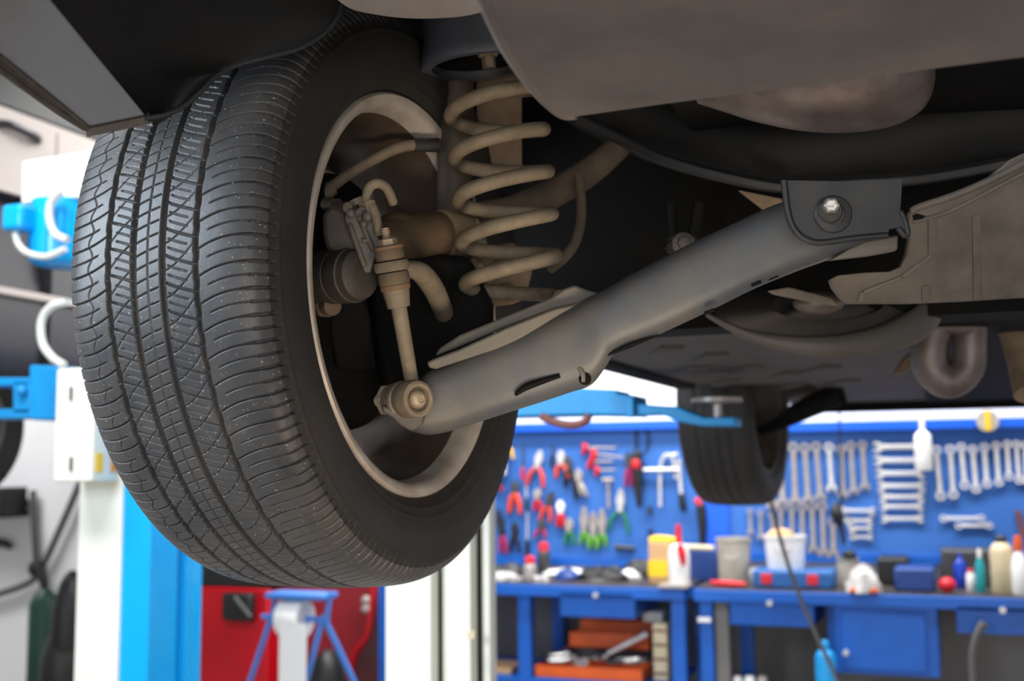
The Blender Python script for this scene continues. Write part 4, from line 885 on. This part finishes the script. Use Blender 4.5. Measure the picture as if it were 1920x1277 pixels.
# --- things on the benches
ZW = ZTOP
def on(px, py, Z=None): return at(px, py, Z=ZW if Z is None else Z)
def onY(px, Y): q = bp(px, 1080, Y); q.z = ZW; return q
def bucket(px, Y, wpx, ytop, body, label, rim_m=None, junk=None):
    c = onY(px, Y); r = (bp(px + wpx / 2, 1050, Y) - bp(px - wpx / 2, 1050, Y)).length / 2; H_ = bp(px, ytop, Y).z - ZW
    t = thing('bucket', label, 'bucket', c)
    MB().lathe(c, (0, 0, 1), [(.01, .004), (r * .86, 0), (r * .88, .006), (r * .98, H_ * .93), (r * 1.03, H_ * .94), (r * 1.03, H_), (r * .95, H_), (r * .85, .01), (.01, .012)], 32).build('body', body, t)
    if junk: MB().ball(c + Vector((-.02, 0, H_ - .01)), (r * .7, r * .7, .045)).build('contents', junk, t)
    pa, pb = c + Vector((-r * 1.02, 0, H_ * .9)), c + Vector((r * 1.02, 0, H_ * .9))
    MB().tube([pa, c + Vector((0, -r * 1.1, H_ * .55)), pb], .003, 6, 6).build('bail_handle', 'steel_grey', t)
    return t
bucket(1377, BY + .30, 64, 1008, 'bucket_grey', 'dirty grey bucket on the bench, left of the white one')
# white bucket stands on the blue case
def caseb(x0, x1, y0, Y, Hz, body, label, latch=None):
    a_, b_ = onY(x0, Y), onY(x1, Y); t = thing('tool_case', label, 'tool case', (a_ + b_) / 2)
    MB().bb((a_.x, Y, ZW), (b_.x, Y + .22, ZW + Hz)).build('body', body, t, bevel=.012)
    if latch:
        for f_ in (.18, .75):
            x = a_.x + (b_.x - a_.x) * f_; MB().bb((x - .025, Y - .008, ZW + .02), (x + .025, Y + .01, ZW + Hz * .8)).build('latch', latch, t, bevel=.004)
    return t
caseb(1410, 1562, 0, BY + .08, .085, 'case_blue', 'blue tool case with red latches under the white bucket', 'red')
ZW0 = ZW; ZW = ZW0 + .085
bucket(1474, BY + .20, 78, 1004, 'bucket_white', 'clean white bucket with a tan rag on top, on the blue case', junk='tan_box')
ZW = ZW0
caseb(1645, 1704, 0, BY + .35, .13, 'black', 'small black case on the bench beside the metal cup')
caseb(1765, 1866, 0, BY + .40, .17, 'dark_grey', 'long dark bin at the back of the bench under the level ring wrenches')
caseb(1676, 1752, 0, BY + .10, .105, 'navy', 'navy carton on the bench front right of the black case')
q = onY(1710, BY + .1) + Vector((.0, -.001, .05)); MB().box(q, (.03, .003, .04))
# metal cup
c = onY(1590, BY + .36); t = thing('metal_cup', 'pale metal cup with a dark brush inside, right of the white bucket', 'cup', c)
MB().lathe(c, (0, 0, 1), [(.01, .003), (.05, 0), (.052, .12), (.058, .125), (.05, .125), (.047, .01), (.01, .01)], 24).build('body', 'bucket_grey', t)
MB().ball(c + Vector((.01, 0, .14)), (.035, .035, .025)).build('brush', 'black', t)
MB().tube([c + Vector((.05, 0, .1)), c + Vector((.09, -.01, .09)), c + Vector((.085, -.01, .04)), c + Vector((.05, 0, .03))], .006, 8, 4).build('handle', 'bucket_grey', t)
# cloth lumps
def lump(px, Y, sx, sy, sz, mt, name, label, cat, seed=1, group=None):
    rnd = random.Random(seed); c = onY(px, Y); m = MB(); n = 18
    loops = []
    for j in range(7):
        a_ = j / 6 * PI / 2; loops.append([c + Vector((sx * math.cos(a_) * math.cos(2 * PI * k / n) * (1 + rnd.uniform(-.18, .18)), sy * math.cos(a_) * math.sin(2 * PI * k / n) * (1 + rnd.uniform(-.18, .18)), sz * math.sin(a_) * (1 + rnd.uniform(-.25, .1)))) for k in range(n)])
    return tag(m.loft(loops).build(name, mt, sharp=70), label, cat, group)
lump(1618, BY + .06, .075, .08, .12, 'rag', 'folded_cloth', 'pale cloth with an orange hem heaped on the bench edge', 'cloth', 3)
tag(MB().bb((onY(1592, BY + .01).x, BY - .01, ZW), (onY(1645, BY).x, BY + .06, ZW + .02)).build('orange_tray', 'orange', bevel=.006), 'flat orange tray under the pale cloth on the bench edge', 'tray')
lump(1610, BY + .56, .10, .05, .05, 'paper', 'paper_sheet', 'white paper lying behind the metal cup', 'paper', 4)
c = onY(1775, BY + .12); tag(MB().ball(c + Vector((0, 0, .034)), (.038, .038, .034)).build('red_ball', 'red'), 'round red ball lying on the bench beside the navy carton', 'ball')
bottle(onY(1801, BY + .3), .16, .028, [(1, .7), (.6, .8), (.4, .85)], 'bottle_blue', 'bottle_blue', 'dark blue bottle behind the round red ball', capH=.15, capr=.4)
bottle(onY(1838, BY + .15), .19, .022, [(1, .6), (.6, .75), (.35, .82)], 'teal', 'white', 'slim teal bottle with white cap left of the beige one', capH=.2, capr=.4)
bottle(onY(1880, BY + .15), .26, .05, [(1, .7), (.85, .8), (.5, .86)], 'beige', 'black', 'large beige oil bottle with a black cap at the right end', capH=.12, capr=.5)
bottle(onY(1912, BY + .12), .27, .035, [(1, .45), (.7, .6), (.4, .7)], 'white', 'orange', 'white spray bottle with orange trigger at the right frame edge', capname='trigger', capH=.25, capr=.5)
bottle(onY(1820, BY + .20), .10, .020, [(1, .7), (.6, .85)], 'white', 'red', 'short white pot between the blue and the teal bottle', capH=.15, capr=.7)
lump(1420, BY + .45, .12, .07, .06, 'rag', 'rag', 'grey white rag between the two buckets', 'rag', 5)
tag(MB().tube([onY(1335, BY + .12) + Vector((0, 0, .015)), onY(1360, BY + .1) + Vector((0, 0, .015)), onY(1395, BY + .08) + Vector((0, 0, .015))], [.012, .016, .012], 10, 3, True).build('clamp', 'red'), 'red handled clamp lying in front of the grey bucket', 'clamp')
tag(MB().cyl(onY(1285, BY + .45) + Vector((0, 0, .16)), onY(1340, BY + .45) + Vector((0, 0, .155)), .016).build('paper_tube', 'beige'), 'beige tube lying level behind the spray bottle', 'tube')
bb_ = MB().bb((onY(1270, BY + .4).x, BY + .4, ZW), (onY(1350, BY + .5).x, BY + .55, ZW + .143)).build('storage_box', 'navy'); tag(bb_, 'dark blue box at the back between the two benches carrying the beige tube', 'box')
# left bench
c0, c1 = onY(1217, BY + .2), onY(1256, BY + .2)
t = MB().bb((c0.x, BY + .2, ZW), (c1.x, BY + .36, ZW + .20)).build('carton', 'tan_box', bevel=.004); tag(t, 'tan and yellow carton beside the spray bottle on the left bench', 'carton')
MB().bb((c0.x - .002, BY + .196, ZW + .03), (c1.x - .01, BY + .205, ZW + .11)).build('yellow_label', 'yellow', t)
MB().tube([Vector((c0.x, BY + .25, ZW + .205)), Vector(((c0.x + c1.x) / 2, BY + .24, ZW + .215)), Vector((c1.x + .05, BY + .26, ZW + .2))], .018, 8, 3).build('yellow_band', 'yellow', t)
t = bottle(onY(1274, BY + .10), .22, .052, [(1, .7), (.85, .86), (.4, .92)], 'white', 'red', 'white spray bottle with a tall red nozzle on the left bench', capname='nozzle', capH=.42, capr=.3)
MB().tube([onY(1276, BY + .05) + Vector((0, 0, .2)), onY(1280, BY + .045) + Vector((0, 0, .15)), onY(1282, BY + .045) + Vector((0, 0, .1))], [.016, .02, .008], 8, 3).build('red_print', 'red', t)
tag(MB().bb((onY(1235, BY).x, BY - .03, ZW), (onY(1290, BY).x, BY + .10, ZW + .012)).build('steel_plate', 'steel_grey'), 'thin grey plate hanging over the bench corner under the spray bottle', 'plate')
bottle(onY(1020, BY + .5), .19, .035, [(1, .5), (.95, .62), (.8, .66)], 'dark_grey', 'red', 'dark can with a red lid standing against the board', 'can', 'lid', None, .25, .8)
bottle(onY(994, BY + .15), .13, .034, [(1, .45), (.9, .6), (.7, .66)], 'steel_grey', 'red', 'low can with a red lid at the front of the left bench', 'can', 'lid', None, .3, .8)
for i, (px, Y, sx, sy, sz, mt, lb_) in enumerate(((945, BY + .2, .09, .08, .035, 'rag', 'white rag at the left end of the bench'), (960, BY + .38, .06, .06, .07, 'dark_grey', 'crumpled dark grey rag behind the low red lidded can'), (1070, BY + .50, .17, .06, .035, 'paper', 'long white paper along the back of the left bench'), (1180, BY + .36, .06, .05, .05, 'paper', 'small white paper pack left of the tan carton'), (1150, BY + .54, .06, .04, .05, 'dark_grey', 'dark crumpled rag in the back middle of the left bench'), (1064, BY + .22, .07, .06, .06, 'navy', 'dark blue rag in the middle of the left bench'), (1128, BY + .25, .13, .10, .07, 'black', 'black cloth in the middle of the left bench'), (1200, BY + .50, .10, .05, .09, 'black', 'black bag against the board left of the tan carton'))):
    lump(px, Y, sx, sy, sz, mt, 'rag', lb_, 'rag', 20 + i)
for i, (px, Y) in enumerate(((962, BY + .10), (1008, BY + .08), (1022, BY + .07))):
    q = onY(px, Y); tag(MB().lathe(q, (0, 0, 1), [(.022, 0), (.022, .025), (.016, .03), (.016, .01)], 14).build('socket', 'chrome'), ('shiny socket left of the low red lidded can', 'shiny socket just right of the low red lidded can', 'outermost right shiny socket at the front of the left bench')[i], 'socket', 'sockets on the bench')

# --- under the benches
def fl_(px, Y, py=1270): q = bp(px, py, Y); q.z = 0; return q
zsh = bp(1100, 1272, BY + .1).z
x0, x1 = bp(768, 1270).x, bp(1256, 1270).x
MB().bb((x0, BY + .04, zsh - .03), (x1 - .01, BD - .03, zsh)).build('shelf', 'bench_blue', bA)
tb = thing('toolbox', 'open orange cantilever toolbox full of tools under the left bench', 'toolbox', (bp(1110, 1270, BY + .15).x, BY + .2, zsh))
xa_, xb_ = bp(1006, 1260, BY + .08).x, bp(1206, 1260, BY + .08).x
def tray(x0, x1, y0, y1, z0, z1, nm):
    m = MB(); th_ = .008
    m.bb((x0, y0, z0), (x1, y1, z0 + th_)); m.bb((x0, y0, z0), (x1, y0 + th_, z1)); m.bb((x0, y1 - th_, z0), (x1, y1, z1)); m.bb((x0, y0, z0), (x0 + th_, y1, z1)); m.bb((x1 - th_, y0, z0), (x1, y1, z1))
    return m.build(nm, 'orange', tb, bevel=.002)
zb1 = bp(1100, 1252, BY + .06).z
tray(xa_, xb_, BY + .06, BY + .28, zsh + .001, zb1, 'lower_tray')
zu0, zu1 = bp(1100, 1215, BY + .3).z, bp(1100, 1186, BY + .3).z
tray(xa_ + .10, xb_ - .02, BY + .30, BY + .42, zu0, zu1, 'upper_tray')
tray(xa_ + .12, xb_ + .0, BY + .43, BY + .55, zu1 - .01, bp(1100, 1160, BY + .45).z, 'upper_tray')
for x in (xa_ + .02, xb_ - .02): MB().tube([Vector((x, BY + .2, zsh + .04)), Vector((x + .09, BY + .36, zu0 + .02)), Vector((x + .1, BY + .5, zu1 + .02))], .008, 6, 1).build('hinge_arm', 'brown', tb)
rnd = random.Random(5)
for i in range(14):
    x = xa_ + .03 + (xb_ - xa_ - .06) * (i + .5) / 14; an = rnd.uniform(-1, 1); L_ = rnd.uniform(.06, .10); y = BY + rnd.uniform(.10, .22); z = zb1 + .008 + rnd.uniform(-.005, .03)
    dv = Vector((math.cos(an), math.sin(an) * .8, 0)) * L_ * .6
    o = MB().tube([Vector((x, y, z)) - dv, Vector((x, y, z)), Vector((x, y, z + .01)) + dv], [.010, .014, .010], 8, 2, True).build('hand_tool', rnd.choice(['chrome', 'chrome', 'dark_grey', 'steel_grey', 'orange_red', 'black']))
    tag(o, f'{["first","second","third","fourth","fifth","sixth","seventh","eighth","ninth","tenth","eleventh","twelfth","thirteenth","fourteenth"][i]} loose tool from the left heaped in the orange toolbox tray', 'tool', 'loose tools in the orange toolbox')
q0, q1 = bp(1140, 1226, BY + .2), bp(1214, 1188, BY + .2)
tag(MB().tube([q0, q1], [.012, .016], 10, 1).build('torque_bar', 'chrome'), 'shiny bar leaning out of the orange toolbox', 'bar')
q0 = bp(1226, 1277, BY + .15); q1 = bp(1250, 1170, BY + .15)
t = MB().bb((q0.x, BY + .15, zsh), (q1.x, BY + .40, q1.z)).build('crate', 'beige', bevel=.004); tag(t, 'beige slatted crate beside the orange toolbox', 'crate')
for k in range(4):
    z = zsh + (q1.z - zsh) * (k + .5) / 4; MB().bb((q0.x + .005, BY + .145, z - .006), (q1.x - .005, BY + .152, z + .006)).build('slot', 'brown', t)
q = bp(1228, 1165, BY + .25); tag(MB().bb((q.x - .05, BY + .2, q1.z), (q.x + .05, BY + .35, q1.z + .05)).build('paper_box', 'rag', bevel=.004), 'small pale box on top of the beige crate', 'box')
q0 = bp(934, 1250, BY + .1); q1 = bp(964, 1250, BY + .1)
tag(MB().bb((q0.x - .1, BY + .08, zsh), (q1.x - .01, BY + .3, q0.z)).build('wooden_box', 'tan_box', bevel=.003), 'tan wooden box half hidden by the bench leg and cream post', 'box')
# right bench underside clutter
rnd = random.Random(9)
names = [('machine_casing', 'black', 'black lump of machinery under the right bench, left one'), ('machine_casing', 'dark_grey', 'dark grey machinery part under the first drawer of the right bench'), ('machine_casing', 'black', 'black machinery part left of the light blue canister')]
for i, (nm, mt, lb_) in enumerate(names):
    px = (1432, 1472, 1512)[i]; c = fl_(px, BY + .25); m = MB()
    m.ball(c + Vector((0, 0, .15)), (.050, .1, .15)); m.lathe(c + Vector((0, 0, .24)), (0, -1, 0), [(.05, 0), (.05, .1), (.03, .12)], 16); m.lathe(c + Vector((.02, 0, .26)), (0, 0, 1), [(.025, 0), (.025, .09), (.02, .1)], 12)
    tag(m.build(nm, mt), lb_, 'machine part')
for i, px in enumerate((1384, 1406, 1430)):
    c = fl_(px, BY + .08); z = bp(px, 1262, BY + .16).z
    o = MB().lathe(c, (0, 0, 1), [(.025, 0), (.03, .02), (.03, z * .9), (.02, z)], 14).build('spray_can', ('chrome', 'white', 'steel_grey')[i]); tag(o, ('shiny can at the left foot of the right bench', 'white can in the middle of three cans under the drawer', 'dull grey can, rightmost of three under the drawer')[i], 'can', 'cans under the right bench')
c = fl_(1549, BY - .12); z = bp(1549, 1218, BY - .12).z
t = thing('gas_canister', 'light blue canister standing at the cabinet side of the right bench', 'canister', c)
MB().lathe(c, (0, 0, 1), [(.04, 0), (.045, .02), (.045, z - .03), (.035, z - .01), (.02, z)], 24).build('body', 'arm_blue', t)
MB().lathe(c + Vector((0, 0, z)), (0, 0, 1), [(.018, 0), (.018, .03), (.01, .04)], 12).build('valve', 'arm_blue', t)
tag(MB().tube([bp(1845, 1168, BY - .06), bp(1832, 1190, BY - .06), bp(1822, 1230, BY - .06), bp(1824, 1290, BY - .06), bp(1826, 1400, BY - .06)], [.02, .016, .013, .013, .013], 10, 4).build('air_hose', 'cable_grey'), 'thick grey hose hanging down in front of the right hand drawer', 'hose')
c = fl_(1830, BY + .4); tag(MB().ball(c + Vector((0, 0, .12)), (.25, .2, .13)).build('rubbish_sack', 'black'), 'black sack on the floor under the right hand drawer', 'sack')

# ------------------------------------------------------------------ red corner between the two posts
RY = 5.4
rp = lambda px, py, Y=RY: at(px, py, Y=Y)
ztop = rp(440, 1103).z
t = thing('tool_cabinet', 'red steel cabinet between the two lift posts with a black holder on it', 'cabinet', (rp(430, 1200).x, RY + .25, 0))
MB().bb((rp(366, 1200).x, RY, 0), (rp(502, 1200).x, RY + .5, ztop)).build('body', 'cabinet_red', t, bevel=.01)
MB().bb((rp(340, 1200).x, RY + .02, ztop), (rp(506, 1200).x, RY + .5, ztop + .14)).build('top', 'black', t, bevel=.01)
q0, q1 = rp(427, 1110), rp(481, 1164)
o = MB().bb((q0.x, RY - .06, q1.z), (q1.x, RY, q0.z)).build('holder', 'black', t, bevel=.015)
MB().tube([rp(440, 1120, RY - .07), rp(470, 1158, RY - .08)], .012, 8, 1).build('holder_lever', 'dark_grey', o)
# red tyre changer like machine
t = thing('red_machine', 'dark red garage machine with a curved edge behind the paper stand', 'machine', (rp(650, 1200, RY + .2).x, RY + .4, 0))
pr = [(620, 1080), (705, 1080), (705, 1110), (697, 1160), (690, 1195), (672, 1220), (664, 1250), (664, 1277), (664, 1420), (556, 1420), (556, 1080)]
m = MB(); m.prism([Vector((rp(x, 1200, RY + .2).x, RY + .2, max(rp(x, y, RY + .2).z, 0))) for x, y in pr], (0, .4, 0)); m.build('body', 'machine_red', t, bevel=.01)
m = MB(); m.tube([rp(x, y, RY + .19) for x, y in ((702, 1085), (700, 1110), (694, 1160), (688, 1195), (670, 1220), (660, 1250), (660, 1290))], .02, 8, 4); m.build('edge', 'cabinet_red', t)
for y in (1126, 1142): MB().ball(rp(686, y, RY + .18), (.03, .015, .026)).build('gauge', 'steel_grey', t)
# paper roll stand
PY = 4.9
sp = lambda px, py, Y=PY: at(px, py, Y=Y)
t = thing('paper_roll_stand', 'blue tube stand holding a white paper roll in front of the red machine', 'roll stand', (sp(550, 1200).x, PY, 0))
def footed(p, q): d_ = q - p; return p + d_ * ((0 - p.z) / d_.z)
for (a_, b_, y0) in (((508, 1160), (478, 1262), PY - .02), ((512, 1160), (545, 1250), PY + .04), ((606, 1155), (582, 1262), PY - .02), ((608, 1160), (632, 1240), PY + .06)):
    p, q = sp(*a_), sp(*b_); q.y = y0; e_ = footed(p, q); MB().tube([p, e_], .015, 8, 1).build('leg', 'stand_blue', t)
for x in (510, 612): MB().tube([sp(x, 1160), sp(x + 8, 1110)], .014, 8, 1).build('leg', 'stand_blue', t)
MB().bb((sp(512, 1110).x, PY - .08, sp(560, 1122).z), (sp(620, 1110).x, PY + .08, sp(560, 1110).z)).build('tray', 'stand_blue', t, bevel=.01)
MB().cyl(sp(492, 1156), sp(616, 1163), .014).build('axle', 'stand_blue', t)
pr_ = thing('paper_roll', 'white paper roll with a hanging sheet on the blue stand', 'paper roll', (sp(558, 1230).x, PY, sp(558, 1300).z))
rc = sp(556, 1160); ax_ = (sp(616, 1163) - sp(492, 1156)).normalized()
MB().lathe(sp(530, 1158), ax_ , [(.02, 0), (.086, 0), (.09, .01), (.09, .12), (.086, .13), (.02, .13)], 36).build('roll', 'paper', pr_)
MB().bb((sp(542, 1200).x, PY - .088, sp(558, 1400).z), (sp(592, 1200).x, PY - .083, sp(558, 1165).z)).build('loose_sheet', 'paper', pr_)
lump_c = sp(614, 1300, PY + .42); lump_c.z = 0
m = MB(); m.ball(lump_c + Vector((0, 0, .32)), (.09, .12, sp(614, 1216, PY + .42).z - .32)); m.ball(lump_c + Vector((.0, 0, .2)), (.13, .14, .2)); tag(m.build('rubbish_sack', 'black'), 'black sack standing beside the paper roll stand', 'sack')
m = MB(); m.bb((rp(709, 1200).x - .0, RY + .0, 0), (rp(735, 1200).x, RY + .4, rp(715, 1080).z)); tag(m.build('locker', 'bench_blue', bevel=.005), 'narrow blue locker half hidden by the cream lift post', 'locker')

# ------------------------------------------------------------------ left corner
EY = WY - .05
ep = lambda px, py, Y=EY: at(px, py, Y=Y)
m = MB(); c = ep(82, 1180, 5.6); c.z = 0; zt2 = ep(82, 1104, 5.6).z
t = thing('gas_bottle', 'dark green bottle standing by the wall left of the white post', 'gas bottle', c)
MB().lathe(c, (0, 0, 1), [(.08, 0), (.09, .03), (.09, zt2 - .09), (.06, zt2 - .03), (.03, zt2)], 24).build('body', 'dark_green', t)
MB().tube([c + Vector((0, 0, zt2)), c + Vector((-.02, 0, zt2 + .08)), c + Vector((-.05, 0, zt2 + .16))], [.025, .03, .02], 8, 3).build('valve', 'black', t)
m = MB(); c = ep(122, 1250, 5.3); c.z = 0; zz = ep(122, 1068, 5.3).z
m.ball(c + Vector((0, 0, .30)), (.13, .15, .30)); m.ball(c + Vector((.03, 0, zz * .62)), (.09, .12, zz * .38)); tag(m.build('covered_bundle', 'black'), 'black covered bundle standing against the white post', 'bundle')
t = thing('wall_bracket', 'black wall bracket with two bars at the left edge', 'bracket', ep(20, 950) + Vector((0, -.1, 0)))
for y in (942, 962): MB().bb((ep(-40, y).x, EY - .2, ep(0, y).z - .025), (ep(44, y).x, WY - .002, ep(0, y).z + .02)).build('bar', 'black', t, bevel=.004)
MB().bb((ep(32, 930).x, EY - .22, ep(0, 966).z), (ep(52, 930).x, EY + .0, ep(0, 913).z)).build('jaw', 'black', t, bevel=.01)
tag(MB().tube([ep(-40, 1012), ep(10, 1020), ep(18, 1030)], [.03, .03, .015], 8, 3).build('wall_hook', 'dark_grey'), 'dark hook on the wall below the black bracket', 'hook')
t = tag(MB().tube([ep(62, 920), ep(64, 990), ep(68, 1062)], .022, 8, 3).build('cable', 'cable_grey'), 'grey cable hanging straight down the left wall', 'cable')
t = tag(MB().tube([ep(150, 905), ep(120, 975), ep(78, 1065), ep(50, 1095), ep(-30, 1122)], .024, 8, 4).build('hose', 'cable_grey'), 'grey hose swinging down from behind the white post', 'hose')
tag(MB().ball(ep(70, 1066, EY - .03), (.07, .05, .06)).build('hose_coupling', 'black'), 'black coupling where the grey cable meets the hose', 'coupling')

car_notes = {'coil_spring': 'dusty tan coil spring', 'control_arm': 'grey painted lower arm', 'stabilizer_link': 'dusty link rod with rubber bushings', 'brake_caliper': 'dark cast caliper', 'muffler': 'mottled grey muffler end', 'underbody_shield': 'ribbed brown grey plastic shield', 'spring_seat': 'blue grey spring cup', 'bumper_undertray': 'smooth taupe panel'}
for o in car.children:
    if o.name in car_notes: o['label'] = car_notes[o.name]
bpy.context.view_layer.update()
for o in bpy.data.objects:
    if 'wc' in o: del o['wc']
